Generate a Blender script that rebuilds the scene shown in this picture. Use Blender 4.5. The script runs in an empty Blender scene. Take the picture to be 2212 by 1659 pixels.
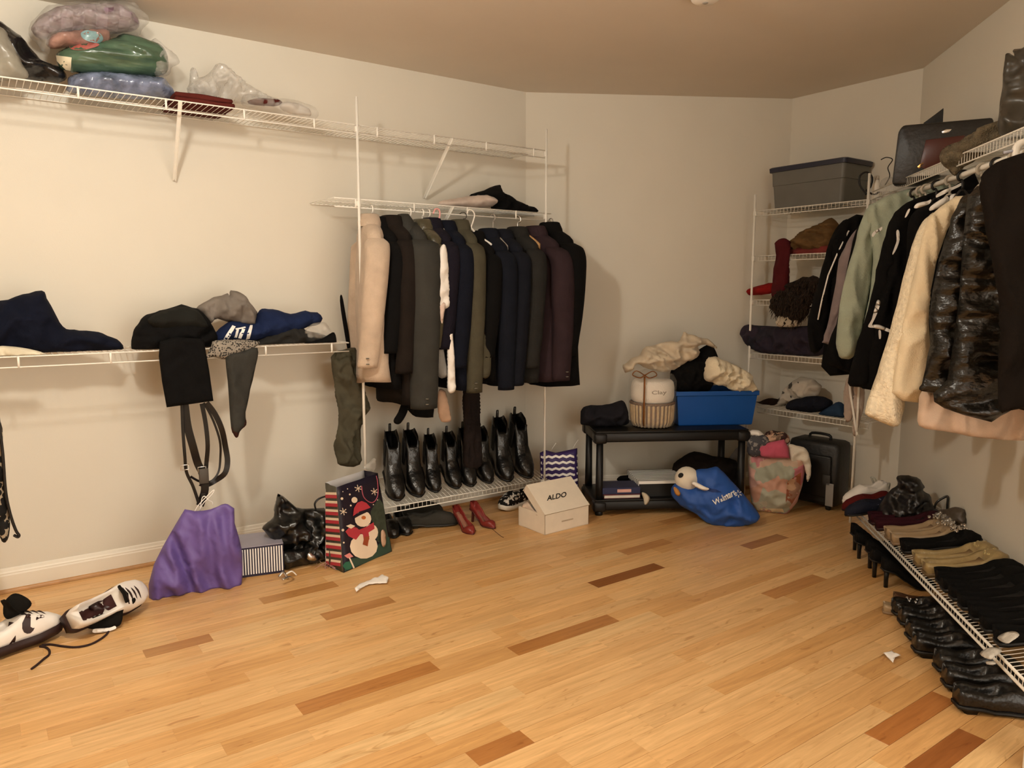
import bpy, bmesh, math, random
from mathutils import Vector, Matrix, noise
from mathutils.geometry import delaunay_2d_cdt
from mathutils.bvhtree import BVHTree

S = bpy.context.scene
COL = S.collection
PI = math.pi

# ------------------------------------------------------------------ camera, world, lights, exposure
IW, IH, FPX, HOR, HC = 2212, 1659, 1635.0, 629.0, 1.42
PITCH = math.atan((IH / 2 - HOR) / FPX)
YAW = math.radians(54.5)
cd = bpy.data.cameras.new('camera'); cam = bpy.data.objects.new('camera', cd); COL.objects.link(cam)
cd.sensor_fit = 'HORIZONTAL'; cd.sensor_width = 36.0; cd.lens = FPX / IW * 36.0; cd.clip_start = 0.05
cam.location = (0, 0, HC); cam.rotation_euler = (PI / 2 - PITCH, 0, YAW - PI / 2)
S.camera = cam

wd = bpy.data.worlds.new('world'); S.world = wd; wd.use_nodes = True
wd.node_tree.nodes['Background'].inputs[0].default_value = (1.0, 0.90, 0.76, 1)
wd.node_tree.nodes['Background'].inputs[1].default_value = 3.1  # bright even world, added as fill through the gap behind the viewer
LAMP = Vector((0.27, 2.12, 2.58))
ld = bpy.data.lights.new('ceiling_bulb', 'POINT'); ld.energy = 64; ld.color = (1.0, 0.94, 0.83); ld.shadow_soft_size = 0.075
lo = bpy.data.objects.new('ceiling_bulb', ld); COL.objects.link(lo); lo.location = LAMP
S.view_settings.view_transform = 'Standard'; S.view_settings.look = 'None'
S.view_settings.exposure = 0.40; S.view_settings.gamma = 1.0; S.view_settings.use_curve_mapping = False

# ------------------------------------------------------------------ geometry helpers
FW = Vector((math.cos(YAW), math.sin(YAW), 0)); RT = Vector((math.sin(YAW), -math.cos(YAW), 0)); ZZ = Vector((0, 0, 1))
CF = FW * math.cos(PITCH) - ZZ * math.sin(PITCH); CU = FW * math.sin(PITCH) + ZZ * math.cos(PITCH)
EYE = Vector((0, 0, HC))
def ray(px, py):
    return CF + RT * ((px - IW / 2) / FPX) + CU * (-(py - IH / 2) / FPX)
class Plane:
    """a plane of the room: point O, unit normal N facing the room"""
    def __init__(s, O, N):
        s.O = Vector(O); s.N = Vector(N).normalized()
        s.U = Vector((-s.N.y, s.N.x, 0)).normalized() if abs(s.N.z) < .95 else Vector((1, 0, 0))
        s.W = s.N.cross(s.U); 
        if abs(s.N.z) < .95 and s.W.z < 0: s.W = -s.W
    def at(s, px, py):
        d = ray(px, py); return EYE + d * ((s.O - EYE).dot(s.N) / d.dot(s.N))
    def uv(s, p): q = p - s.O; return (q.dot(s.U), q.dot(s.W))
    def pt(s, u, w, n=0): return s.O + s.U * u + s.W * w + s.N * n
def PY(y): return Plane((0, y, 0), (0, -1, 0))
def PX(x): return Plane((x, 0, 0), (-1, 0, 0))
def PZ(z): return Plane((0, 0, z), (0, 0, 1))
CA = Vector((3.117, 4.21, 0)); CB = Vector((4.714, 3.284, 0)); CC = Vector((4.714, 2.40, 0))
BU = (CB - CA).normalized(); BN = Vector((BU.y, -BU.x, 0))          # along the back wall, out into the room
RW = Vector((-.7071, -.7071, 0)); RN = Vector((-.7071, .7071, 0))   # along the right wall towards the viewer, out into the room
CD = CC + RW * 3.2
def PB(off): return Plane(CA + BN * off, BN)
def PR(off): return Plane(CC + RN * off, RN)
def PT(t): return Plane(CC + RW * t, RW)                            # across the right wall

def srgb(h):
    h = h.lstrip('#'); r = []
    for i in (0, 2, 4):
        c = int(h[i:i + 2], 16) / 255; r.append(c / 12.92 if c <= .04045 else ((c + .055) / 1.055) ** 2.4)
    return (*r, 1)

ORG = {}
def thing(name, label, cat, loc, group=None):
    o = bpy.data.objects.new(name, None); COL.objects.link(o); o.location = loc; o.empty_display_size = .05
    o['label'] = label; o['category'] = cat
    if group: o['group'] = group
    ORG[o] = Vector(loc); return o
def tag(o, label, cat, group=None):
    o['label'] = label; o['category'] = cat
    if group: o['group'] = group
    return o
def obj(name, bm, m, parent=None, local=False, smooth=True, stuff=False, structure=False, label=None, sharp=None):
    me = bpy.data.meshes.new(name)
    org = Vector((0, 0, 0))
    if not local:
        if parent is not None: org = ORG[parent]
        elif not structure:
            vs = [v.co for v in bm.verts]
            org = Vector(((min(v.x for v in vs) + max(v.x for v in vs)) / 2, (min(v.y for v in vs) + max(v.y for v in vs)) / 2, min(v.z for v in vs)))
        for v in bm.verts: v.co -= org
    bmesh.ops.recalc_face_normals(bm, faces=bm.faces[:])
    if smooth:
        for f in bm.faces: f.smooth = True
        if sharp:
            for e in bm.edges:
                if len(e.link_faces) == 2 and e.calc_face_angle(0) > sharp: e.smooth = False
    bm.to_mesh(me); bm.free()
    o = bpy.data.objects.new(name, me); COL.objects.link(o); me.materials.append(m)
    if parent is not None: o.parent = parent; 
    else: o.location = org
    ORG[o] = org
    if stuff: o['kind'] = 'stuff'
    if structure: o['kind'] = 'structure'
    if label: o['label'] = label
    return o
def copy_tree(o, parent=None):
    c = o.copy(); COL.objects.link(c)
    if parent is not None: c.parent = parent
    for ch in list(o.children): copy_tree(ch, c)
    return c

def add_box(bm, c, sx, sy, sz, M=None, bev=0):
    """axis box centred on c (or in matrix M)"""
    T = (M or Matrix()) @ Matrix.Translation(c) @ Matrix.Diagonal((sx, sy, sz, 1))
    r = bmesh.ops.create_cube(bm, size=1, matrix=T)
    if bev:
        es = list({e for v in r['verts'] for e in v.link_edges})
        bmesh.ops.bevel(bm, geom=es, offset=bev, segments=2, profile=.5, affect='EDGES', clamp_overlap=True)
def frame(O, U, W, N):
    M = Matrix((U, N, W)).transposed().to_4x4(); M.translation = O; return M   # local x along U, y along N, z along W
def add_tube(bm, pts, r, n=8, closed=False, flat=1.0, caps=True):
    pts = [Vector(p) for p in pts]; k = len(pts); rings = []
    rr = r if isinstance(r, (list, tuple)) else [r] * k
    prev = None
    for i, p in enumerate(pts):
        a = pts[(i - 1) % k] if (closed or i > 0) else p; b = pts[(i + 1) % k] if (closed or i < k - 1) else p
        t = (b - a)
        t = t.normalized() if t.length > 1e-9 else Vector((0, 0, 1))
        if prev is None:
            x = t.cross(Vector((0, 0, 1)) if abs(t.z) < .9 else Vector((1, 0, 0))).normalized()
        else:
            x = (prev - t * prev.dot(t)); x = x.normalized() if x.length > 1e-6 else t.orthogonal().normalized()
        prev = x; y = t.cross(x)
        rings.append([bm.verts.new(p + x * (math.cos(2 * PI * j / n) * rr[i]) + y * (math.sin(2 * PI * j / n) * rr[i] * flat)) for j in range(n)])
    m = k if closed else k - 1
    for i in range(m):
        A, B = rings[i], rings[(i + 1) % k]
        for j in range(n): bm.faces.new((A[j], A[(j + 1) % n], B[(j + 1) % n], B[j]))
    if not closed and caps:
        bm.faces.new(rings[0][::-1]); bm.faces.new(rings[-1])
def add_ribbon(bm, pts, w, n, th=.003):
    """flat strap along pts, its face turned to n"""
    rs = []; k = len(pts)
    for i, p in enumerate(pts):
        t = (pts[min(k - 1, i + 1)] - pts[max(0, i - 1)]).normalized(); s = t.cross(n).normalized(); ww = w[i] if isinstance(w, list) else w
        rs.append([p - s * ww - n * th, p + s * ww - n * th, p + s * ww + n * th, p - s * ww + n * th])
    add_loft(bm, rs)
def spline(pts, n=8, closed=False):
    pts = [Vector(p) for p in pts]; out = []; k = len(pts)
    rng = range(k) if closed else range(k - 1)
    for i in rng:
        g = (lambda j: pts[j % k]) if closed else (lambda j: pts[max(0, min(k - 1, j))])
        p0, p1, p2, p3 = g(i - 1), g(i), g(i + 1), g(i + 2)
        for j in range(n):
            t = j / n
            out.append(.5 * ((2 * p1) + (p2 - p0) * t + (2 * p0 - 5 * p1 + 4 * p2 - p3) * t * t + (3 * p1 - p0 - 3 * p2 + p3) * t ** 3))
    if not closed: out.append(pts[-1])
    return out
def add_loft(bm, rings, cap0=True, cap1=True):
    R = [[bm.verts.new(p) for p in r] for r in rings]; n = len(R[0])
    for A, B in zip(R, R[1:]):
        for j in range(n): bm.faces.new((A[j], A[(j + 1) % n], B[(j + 1) % n], B[j]))
    if cap0: bm.faces.new(R[0][::-1])
    if cap1: bm.faces.new(R[-1])
def add_lathe(bm, c, prof, n=24, sx=1, sy=1):
    add_loft(bm, [[Vector(c) + Vector((math.cos(2 * PI * j / n) * r * sx, math.sin(2 * PI * j / n) * r * sy, z)) for j in range(n)] for r, z in prof])
def lerp(tab, s):
    for (a, x), (b, y) in zip(tab, tab[1:]):
        if s <= b: 
            t = (s - a) / (b - a); t = t * t * (3 - 2 * t) * .5 + t * .5; return x + (y - x) * t
    return tab[-1][1]
def fbm(p, k=3):
    v = 0; a = 1
    for i in range(k): v += a * noise.noise(p); p = p * 2.07 + Vector((3.1, 1.7, 9.2)); a *= .5
    return v
def inside(poly, x, y):
    c = False; n = len(poly)
    for i in range(n):
        x1, y1 = poly[i]; x2, y2 = poly[i - 1]
        if (y1 > y) != (y2 > y) and x < (x2 - x1) * (y - y1) / (y2 - y1) + x1: c = not c
    return c
def segd(px, py, a, b):
    vx, vy = b[0] - a[0], b[1] - a[1]; L = vx * vx + vy * vy
    t = 0 if L == 0 else max(0, min(1, ((px - a[0]) * vx + (py - a[1]) * vy) / L))
    return math.hypot(px - a[0] - vx * t, py - a[1] - vy * t)
def tri2d(poly, res, seed=0):
    """boundary + interior points of a polygon, triangulated: points, triangles, number on boundary"""
    rnd = random.Random(seed); b = []
    for i in range(len(poly)):
        a, c = poly[i], poly[(i + 1) % len(poly)]; k = max(1, int(math.hypot(c[0] - a[0], c[1] - a[1]) / res))
        for j in range(k): b.append((a[0] + (c[0] - a[0]) * j / k, a[1] + (c[1] - a[1]) * j / k))
    x0, x1 = min(p[0] for p in b), max(p[0] for p in b); y0, y1 = min(p[1] for p in b), max(p[1] for p in b)
    pts = list(b); y = y0 + res * .5; row = 0
    while y < y1:
        x = x0 + res * (.5 if row % 2 else 0)
        while x < x1:
            q = (x + rnd.uniform(-.15, .15) * res, y + rnd.uniform(-.15, .15) * res)
            if inside(poly, *q) and min(segd(q[0], q[1], poly[i - 1], poly[i]) for i in range(len(poly))) > res * .45: pts.append(q)
            x += res
        y += res * .87; row += 1
    n = len(b)
    V, E, F, _, _, _ = delaunay_2d_cdt([Vector(p) for p in pts], [], [list(range(n))], 1, 1e-6)
    return [tuple(v) for v in V], F, n
def keep_in(v):
    """soft things flatten against the walls"""
    for o, n in ((CC, RN), (CA, BN), (CA, Vector((0, -1, 0))), (CC, Vector((-1, 0, 0)))):
        k = (v - o).dot(n)
        if k < .004: v = v + n * (.004 - k)
    return v
FOLD = 1.9
def puff(name, px, pl, m, parent=None, front=.05, back=.05, res=.0125, fold=.012, fr=7, an=(1, 1), ang=0, seed=1, rnd=None, zmin=None, zmax=None,
         umin=None, umax=None, curve=True, bend=None, label=None, crease=0, local_xyz=None):
    """a soft solid: its outline stands on plane pl at real distance, bulged both ways and wrinkled"""
    if local_xyz is None: P2 = [pl.uv(pl.at(x, y)) for x, y in px]
    else: P2 = list(px)
    def cl(p):
        u, w = p
        if umin is not None: u = max(u, umin)
        if umax is not None: u = min(u, umax)
        return (u, w)
    P2 = [cl(p) for p in P2]
    if curve: P2 = [(p.x, p.y) for p in spline([(a, b, 0) for a, b in P2], 3, True)]
    q = []
    for p in P2:
        if not q or math.hypot(p[0] - q[-1][0], p[1] - q[-1][1]) > res * .3: q.append(p)
    P2 = q
    if curve and fold: P2 = [(a + fold * .35 * noise.noise(Vector((a * 24, b * 24, seed))), b + fold * .35 * noise.noise(Vector((a * 24, b * 24, seed + 9)))) for a, b in P2]
    V, F, nb = tri2d(P2, res, seed)
    R = rnd or max(front, back) * 1.5; fold = fold * FOLD
    ca, sa = math.cos(ang), math.sin(ang); so = Vector((seed * 7.3, seed * 3.1, seed * 1.7)); fr = fr * 1.7
    bm = bmesh.new(); fv = []; bv = []
    def relief(p):
        q = p + Vector((noise.noise(p * .7), noise.noise(p * .7 + Vector((7, 1, 3))), 0)) * .55
        r1 = 1 - abs(noise.noise(q)) * 2.6; r2 = 1 - abs(noise.noise(q * 2.1 + Vector((5, 5, 5)))) * 2.6      # two sets of creases
        return .8 * max(-1, r1) + .4 * max(-1, r2) * (.5 + noise.noise(p * .5)) - .45 + .5 * noise.noise(p * .45)
    for u, w in V:
        d = min(segd(u, w, P2[i - 1], P2[i]) for i in range(len(P2)))
        k = 1 - min(1, d / R); b = math.sqrt(max(0, 1 - k ** 2.2))
        if d < 1e-4: b = 0
        x = (u * ca + w * sa) * an[0]; y = (-u * sa + w * ca) * an[1]
        p = Vector((x, y, 0)) * fr + so; rl = relief(p) if fold else 0
        e = min(1, b * 1.25)
        hf = front * b + fold * (rl + crease * .35 * (1 - abs(noise.noise(p * 1.9))) ** 6) * e
        hb = back * b + fold * fbm(p + Vector((0, 0, 9))) * e
        off = bend(u, w) if bend else 0
        base = pl.pt(u, w, off)
        A = base + pl.N * max(hf, .0005 if b else 0)
        if zmin is not None: A.z = max(A.z, zmin)
        if zmax is not None: A.z = min(A.z, zmax)
        A = keep_in(A)
        va = bm.verts.new(A); fv.append(va)
        if b == 0: bv.append(va)
        else:
            B = base - pl.N * max(hb, .0005)
            if zmin is not None: B.z = max(B.z, zmin)
            if zmax is not None: B.z = min(B.z, zmax)
            bv.append(bm.verts.new(keep_in(B)))
    for f in F:
        for L in (fv, bv):
            vs = [L[i] for i in f]
            if len(set(vs)) == 3:
                try: bm.faces.new(vs if L is fv else vs[::-1])
                except ValueError: pass
    return obj(name, bm, m, parent, label=label)
def bvh_of(o):
    org = ORG[o]
    return BVHTree.FromPolygons([v.co + org for v in o.data.vertices], [tuple(p.vertices) for p in o.data.polygons])
def decal(o, name, px, m, res=5, lift=.0025, parent=None, curve=False, bv=None):
    """flat print lying on the surface of part o"""
    bv = bv or bvh_of(o)
    if curve: px = [(p.x, p.y) for p in spline([(a, b, 0) for a, b in px], 3, True)]
    V, F, nb = tri2d(px, res, 3)
    bm = bmesh.new(); L = []
    for x, y in V:
        d = ray(x, y); h, n, i, t = bv.ray_cast(EYE, d)
        if h is None:
            h, n, i, t = bv.find_nearest(EYE + d.normalized() * ((ORG[o] - EYE).length))
        if n.dot(d) > 0: n = -n
        L.append(bm.verts.new(h + n * lift))
    for f in F:
        try: bm.faces.new([L[i] for i in f])
        except ValueError: pass
    return obj(name, bm, m, parent or o)
def text_decal(o, name, s, p0, p1, hpx, m, parent=None, lift=.002, surf=None):
    """lettering lying on the surface of part o: baseline from p0 to p1, capital height hpx (all as sighted)"""
    cu = bpy.data.curves.new(name, 'FONT'); cu.body = s; cu.resolution_u = 3; cu.offset = .022
    t = bpy.data.objects.new(name, cu); COL.objects.link(t)
    me = bpy.data.meshes.new_from_object(t.evaluated_get(bpy.context.evaluated_depsgraph_get()))
    bpy.data.objects.remove(t); vs = [v.co.copy() for v in me.vertices]; fs = [tuple(p.vertices) for p in me.polygons]; bpy.data.meshes.remove(me)
    x0, x1 = min(v.x for v in vs), max(v.x for v in vs); H = max(v.y for v in vs)
    bv = surf or bvh_of(o); bm = bmesh.new(); L = []
    ex = Vector((p1[0] - p0[0], p1[1] - p0[1])); ey = Vector((hpx[0], hpx[1]))
    for v in vs:
        a = (v.x - x0) / (x1 - x0); b = v.y / H
        x, y = p0[0] + ex.x * a + ey.x * b, p0[1] + ex.y * a + ey.y * b
        d = ray(x, y); h, n, i, tt = bv.ray_cast(EYE, d)
        if h is None: h, n, i, tt = bv.find_nearest(EYE + d * 3)
        if n.dot(d) > 0: n = -n
        L.append(bm.verts.new(h + n * lift))
    for f in fs:
        try: bm.faces.new([L[i] for i in f])
        except ValueError: pass
    return obj(name, bm, m, parent or o, smooth=False)

# ------------------------------------------------------------------ materials
MATS = {}
def base_mat(name):
    m = bpy.data.materials.new(name); m.use_nodes = True; nt = m.node_tree
    return m, nt, nt.nodes['Principled BSDF']
def nn(nt, t, **kw):
    n = nt.nodes.new(t)
    for k, v in kw.items():
        if k in n.inputs: n.inputs[k].default_value = v
        else: setattr(n, k, v)
    return n
def mat(name, c, rough=.6, var=.12, vs=9, bump=0, bs=200, metal=0, spec=.4, sheen=0, coat=0, bdist=.002, stretch=None):
    """plain surface: base colour, slight variation of it and fine relief"""
    if name in MATS: return MATS[name]
    m, nt, b = base_mat(name); c = srgb(c) if isinstance(c, str) else c
    tc = nn(nt, 'ShaderNodeNewGeometry'); src = tc.outputs['Position']
    if stretch:
        mp = nn(nt, 'ShaderNodeMapping'); mp.inputs['Scale'].default_value = stretch; nt.links.new(src, mp.inputs[0]); src = mp.outputs[0]
    if var:
        n = nn(nt, 'ShaderNodeTexNoise', Scale=vs, Detail=4.0); nt.links.new(src, n.inputs['Vector'])
        r = nn(nt, 'ShaderNodeMapRange'); r.inputs[1].default_value = .3; r.inputs[2].default_value = .7; r.inputs[3].default_value = 1 - var; r.inputs[4].default_value = 1 + var
        nt.links.new(n.outputs[0], r.inputs[0])
        x = nn(nt, 'ShaderNodeMix', data_type='RGBA', blend_type='MULTIPLY'); x.inputs[0].default_value = 1; x.inputs[6].default_value = c
        nt.links.new(r.outputs[0], x.inputs[7]); nt.links.new(x.outputs[2], b.inputs['Base Color'])
    else: b.inputs['Base Color'].default_value = c
    b.inputs['Roughness'].default_value = rough; b.inputs['Metallic'].default_value = metal; b.inputs['Specular IOR Level'].default_value = spec
    if sheen: b.inputs['Sheen Weight'].default_value = sheen; b.inputs['Sheen Roughness'].default_value = .5
    if coat: b.inputs['Coat Weight'].default_value = coat; b.inputs['Coat Roughness'].default_value = .12
    if bump:
        n2 = nn(nt, 'ShaderNodeTexNoise', Scale=bs, Detail=2.0); nt.links.new(src, n2.inputs['Vector'])
        bp = nn(nt, 'ShaderNodeBump', Strength=bump, Distance=bdist); nt.links.new(n2.outputs[0], bp.inputs['Height']); nt.links.new(bp.outputs[0], b.inputs['Normal'])
    MATS[name] = m; return m
def cloth(name, c, rough=.9, bump=.5, bs=350, var=.12, vs=12, sheen=None):
    if sheen is None: sheen = .12 if sum(srgb(c)[:3]) > .6 else .0
    return mat(name, c, rough, var, vs, bump, bs, spec=.15, sheen=sheen, bdist=.003)
def film(name, tint='#ffffff', clear=.72, bs=40, strength=.9):
    """clear wrinkled plastic film"""
    if name in MATS: return MATS[name]
    m = bpy.data.materials.new(name); m.use_nodes = True; nt = m.node_tree; nt.nodes.clear()
    out = nn(nt, 'ShaderNodeOutputMaterial'); mx = nn(nt, 'ShaderNodeMixShader'); mx.inputs[0].default_value = 1 - clear
    tr = nn(nt, 'ShaderNodeBsdfTransparent'); tr.inputs[0].default_value = srgb(tint)
    gl = nn(nt, 'ShaderNodeBsdfPrincipled'); gl.inputs['Base Color'].default_value = srgb('#d8d4cc'); gl.inputs['Roughness'].default_value = .12; gl.inputs['Specular IOR Level'].default_value = 1
    g = nn(nt, 'ShaderNodeNewGeometry'); n = nn(nt, 'ShaderNodeTexNoise', Scale=bs, Detail=3.0, Distortion=1.2); nt.links.new(g.outputs['Position'], n.inputs['Vector'])
    bp = nn(nt, 'ShaderNodeBump', Strength=strength, Distance=.012); nt.links.new(n.outputs[0], bp.inputs['Height']); nt.links.new(bp.outputs[0], gl.inputs['Normal'])
    nt.links.new(tr.outputs[0], mx.inputs[1]); nt.links.new(gl.outputs[0], mx.inputs[2]); nt.links.new(mx.outputs[0], out.inputs[0])
    MATS[name] = m; return m
def shiny(name, c, bs=30, strength=.6, rough=.22, var=.25, stretch=None):
    """glossy crinkled surface (patent leather, vinyl, nylon shell)"""
    if name in MATS: return MATS[name]
    return mat(name, c, rough, var, 14, strength, bs, spec=.6, bdist=.01, stretch=stretch)
def pattern(name, kind, c1, c2, scale=60, axis=(1, 0, 0), thr=.5, rough=.8):
    """two-colour printed pattern: 'stripe' along axis, 'dots', 'blotch', 'check', 'zigzag'"""
    if name in MATS: return MATS[name]
    m, nt, b = base_mat(name); g = nn(nt, 'ShaderNodeNewGeometry'); L = nt.links
    def math_(op, a, bb=None):
        n = nn(nt, 'ShaderNodeMath', operation=op)
        for i, v in enumerate((a, bb)):
            if v is None: continue
            if isinstance(v, (int, float)): n.inputs[i].default_value = v
            else: L.new(v, n.inputs[i])
        return n.outputs[0]
    def dot(ax):
        n = nn(nt, 'ShaderNodeVectorMath', operation='DOT_PRODUCT'); n.inputs[1].default_value = ax; L.new(g.outputs['Position'], n.inputs[0]); return n.outputs['Value']
    if kind == 'stripe': f = math_('FRACT', math_('MULTIPLY', dot(axis), scale))
    elif kind == 'zigzag':
        u = dot(axis); z = dot((0, 0, 1)); tri = math_('PINGPONG', math_('MULTIPLY', u, 1.0), .018)
        f = math_('FRACT', math_('MULTIPLY', math_('ADD', z, math_('MULTIPLY', tri, .8)), scale))
    elif kind == 'blotch':
        n = nn(nt, 'ShaderNodeTexNoise', Scale=scale, Detail=2.0); L.new(g.outputs['Position'], n.inputs['Vector']); f = n.outputs[0]
    elif kind == 'dots':
        n = nn(nt, 'ShaderNodeTexVoronoi', Scale=scale); L.new(g.outputs['Position'], n.inputs['Vector']); f = n.outputs['Distance']
    elif kind == 'check':
        n = nn(nt, 'ShaderNodeTexChecker', Scale=scale); L.new(g.outputs['Position'], n.inputs['Vector']); f = n.outputs['Fac']
    s = math_('GREATER_THAN', f, thr)
    x = nn(nt, 'ShaderNodeMix', data_type='RGBA'); x.inputs[6].default_value = srgb(c1); x.inputs[7].default_value = srgb(c2)
    L.new(s, x.inputs[0]); L.new(x.outputs[2], b.inputs['Base Color']); b.inputs['Roughness'].default_value = rough; b.inputs['Specular IOR Level'].default_value = .3
    MATS[name] = m; return m
def multi(name, cols, scale=8, rough=.8, bump=.0):
    """soft multi-colour print through a noise ramp"""
    if name in MATS: return MATS[name]
    m, nt, b = base_mat(name); g = nn(nt, 'ShaderNodeNewGeometry'); v = nn(nt, 'ShaderNodeTexVoronoi', Scale=scale)
    n = nn(nt, 'ShaderNodeTexNoise', Scale=scale * 1.3, Detail=3.0); mxv = nn(nt, 'ShaderNodeMix', data_type='VECTOR'); mxv.inputs[0].default_value = .12
    nt.links.new(g.outputs['Position'], n.inputs['Vector']); nt.links.new(g.outputs['Position'], mxv.inputs[4]); nt.links.new(n.outputs['Color'], mxv.inputs[5]); nt.links.new(mxv.outputs[1], v.inputs['Vector'])
    sp = nn(nt, 'ShaderNodeSeparateColor'); nt.links.new(v.outputs['Color'], sp.inputs[0])
    r = nn(nt, 'ShaderNodeValToRGB'); r.color_ramp.interpolation = 'CONSTANT' if bump == 0 else 'LINEAR'; e = r.color_ramp.elements
    for i, c in enumerate(cols):
        el = e[i] if i < 2 else e.new(i / len(cols)); el.position = i / len(cols); el.color = srgb(c)
    nt.links.new(sp.outputs[0], r.inputs[0]); nt.links.new(r.outputs[0], b.inputs['Base Color']); b.inputs['Roughness'].default_value = rough
    MATS[name] = m; return m

M_wall = mat('wall_paint', '#dbd5c7', .75, .015, 3, .12, 260, bdist=.002, spec=.25)
M_ceil = mat('ceiling_paint', '#e0d6c8', .9, .015, 3, .1, 120, spec=.1)
M_trim = mat('trim_paint', '#ece6d8', .4, .02, 6)
M_wire = mat('white_wire', '#f2eee4', .35, .02, 6)
M_blk = cloth('black_cloth', '#0b0a0a'); M_char = cloth('charcoal_cloth', '#383733'); M_navy = cloth('navy_cloth', '#11141f')
M_beige = cloth('beige_wool', '#c2ad98', bump=.8, bs=250); M_plum = cloth('plum_wool', '#33262a'); M_olive = cloth('olive_wool', '#4b4739')
M_white = cloth('white_cotton', '#f4eee6', var=.03); M_cream = cloth('cream_wool', '#e8d8b8', bump=.8, bs=220, var=.05); M_sage = cloth('sage_knit', '#a9b3a0', bump=.8, bs=300, var=.06)
M_lgrey = cloth('light_grey_cloth', '#8d8b87'); M_brown = cloth('dark_brown_cloth', '#1e1814'); M_dgrey = cloth('dark_grey_cloth', '#282725')
M_bleather = shiny('black_leather', '#0b0a09', 45, .35, .32); M_wplas = mat('white_plastic', '#f3ede2', .35, .02); M_chrome = mat('silver_metal', '#d6d4d0', .25, .05, metal=1)
M_film = film('clear_film')
M_bplas = mat('black_plastic', '#0e0d0c', .45, .08, 20, .1, 300)
M_print_w = mat('white_print', '#f2efe9', .6, .02)

# ------------------------------------------------------------------ the room
CEIL = 2.735
A2, B2, C2, D2 = CA, CB, CC, CD
E2 = Vector((D2.x, -1.3, 0)); F2 = Vector((-1.9, -1.3, 0)); G2 = Vector((-1.9, 4.21, 0))
def wall(name, a, b, t=.1):
    bm = bmesh.new(); u = (b - a).normalized(); n = Vector((u.y, -u.x, 0))     # inner face from a to b, thickness outwards
    e = u * .0
    q = [a - e, b + e, b + e - n * -t * -1, a - e - n * t]
    q = [a, b, b - n * t, a - n * t]
    add_loft(bm, [[p + ZZ * z for p in q] for z in (0, CEIL)])
    return obj(name, bm, M_wall, structure=True, smooth=False)
wall('wall_left', G2, A2); wall('wall_back', A2, B2); wall('wall_corner', B2, C2); wall('wall_right', C2, D2); wall('wall_front', Vector((.2, -1.3, 0)), F2); wall('wall_near', F2, G2)      # gap behind the viewer, left open to let in added world fill
bm = bmesh.new(); ring = [G2, A2, B2, C2, D2, E2, F2]
add_loft(bm, [[p + ZZ * z for p in ring] for z in (CEIL, CEIL + .1)]); obj('ceiling', bm, M_ceil, structure=True, smooth=False)

# wooden strip floor: every board that can be picked apart is a part
def floor_mat():
    m, nt, b = base_mat('oak_strip'); L = nt.links
    oi = nn(nt, 'ShaderNodeObjectInfo'); g = nn(nt, 'ShaderNodeNewGeometry')
    cb = nn(nt, 'ShaderNodeCombineXYZ'); ml = nn(nt, 'ShaderNodeMath', operation='MULTIPLY'); ml.inputs[1].default_value = 37
    L.new(oi.outputs['Random'], ml.inputs[0]); L.new(ml.outputs[0], cb.inputs[0]); L.new(ml.outputs[0], cb.inputs[1])
    ad = nn(nt, 'ShaderNodeVectorMath', operation='ADD'); L.new(g.outputs['Position'], ad.inputs[0]); L.new(cb.outputs[0], ad.inputs[1])
    mp = nn(nt, 'ShaderNodeMapping'); mp.inputs['Scale'].default_value = (1.1, 17, 1); L.new(ad.outputs[0], mp.inputs[0])
    n1 = nn(nt, 'ShaderNodeTexNoise', Scale=3.2, Detail=7.0, Roughness=.62, Distortion=.7); L.new(mp.outputs[0], n1.inputs['Vector'])
    r1 = nn(nt, 'ShaderNodeValToRGB'); e = r1.color_ramp.elements
    e[0].position = .28; e[0].color = (.76, .69, .60, 1); e[1].position = .66; e[1].color = (1.06, 1.05, 1.02, 1)
    L.new(n1.outputs[0], r1.inputs[0])
    mp2 = nn(nt, 'ShaderNodeMapping'); mp2.inputs['Scale'].default_value = (2.2, 9, 1); L.new(ad.outputs[0], mp2.inputs[0])
    n2 = nn(nt, 'ShaderNodeTexNoise', Scale=2.2, Detail=2.0, Distortion=2.5); L.new(mp2.outputs[0], n2.inputs['Vector'])
    r2 = nn(nt, 'ShaderNodeValToRGB'); e = r2.color_ramp.elements
    e[0].position = .64; e[0].color = (1, 1, 1, 1); e[1].position = .74; e[1].color = (.70, .58, .46, 1)
    L.new(n2.outputs[0], r2.inputs[0])
    x1 = nn(nt, 'ShaderNodeMix', data_type='RGBA', blend_type='MULTIPLY'); x1.inputs[0].default_value = 1; L.new(oi.outputs['Color'], x1.inputs[6]); L.new(r1.outputs[0], x1.inputs[7])
    x2 = nn(nt, 'ShaderNodeMix', data_type='RGBA', blend_type='MULTIPLY'); x2.inputs[0].default_value = .8; L.new(x1.outputs[2], x2.inputs[6]); L.new(r2.outputs[0], x2.inputs[7])
    L.new(x2.outputs[2], b.inputs['Base Color'])
    b.inputs['Roughness'].default_value = .3; b.inputs['Specular IOR Level'].default_value = .42
    bp = nn(nt, 'ShaderNodeBump', Strength=.12, Distance=.001); L.new(n1.outputs[0], bp.inputs['Height']); L.new(bp.outputs[0], b.inputs['Normal'])
    return m
M_oak = floor_mat(); M_gap = mat('floor_gap', '#4a2c14', .8, .1)
bm = bmesh.new(); add_loft(bm, [[p + ZZ * z for p in ring] for z in (-.12, -.004)])
FLOOR = obj('floor', bm, M_gap, structure=True, smooth=False)
PW = .0826
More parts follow.
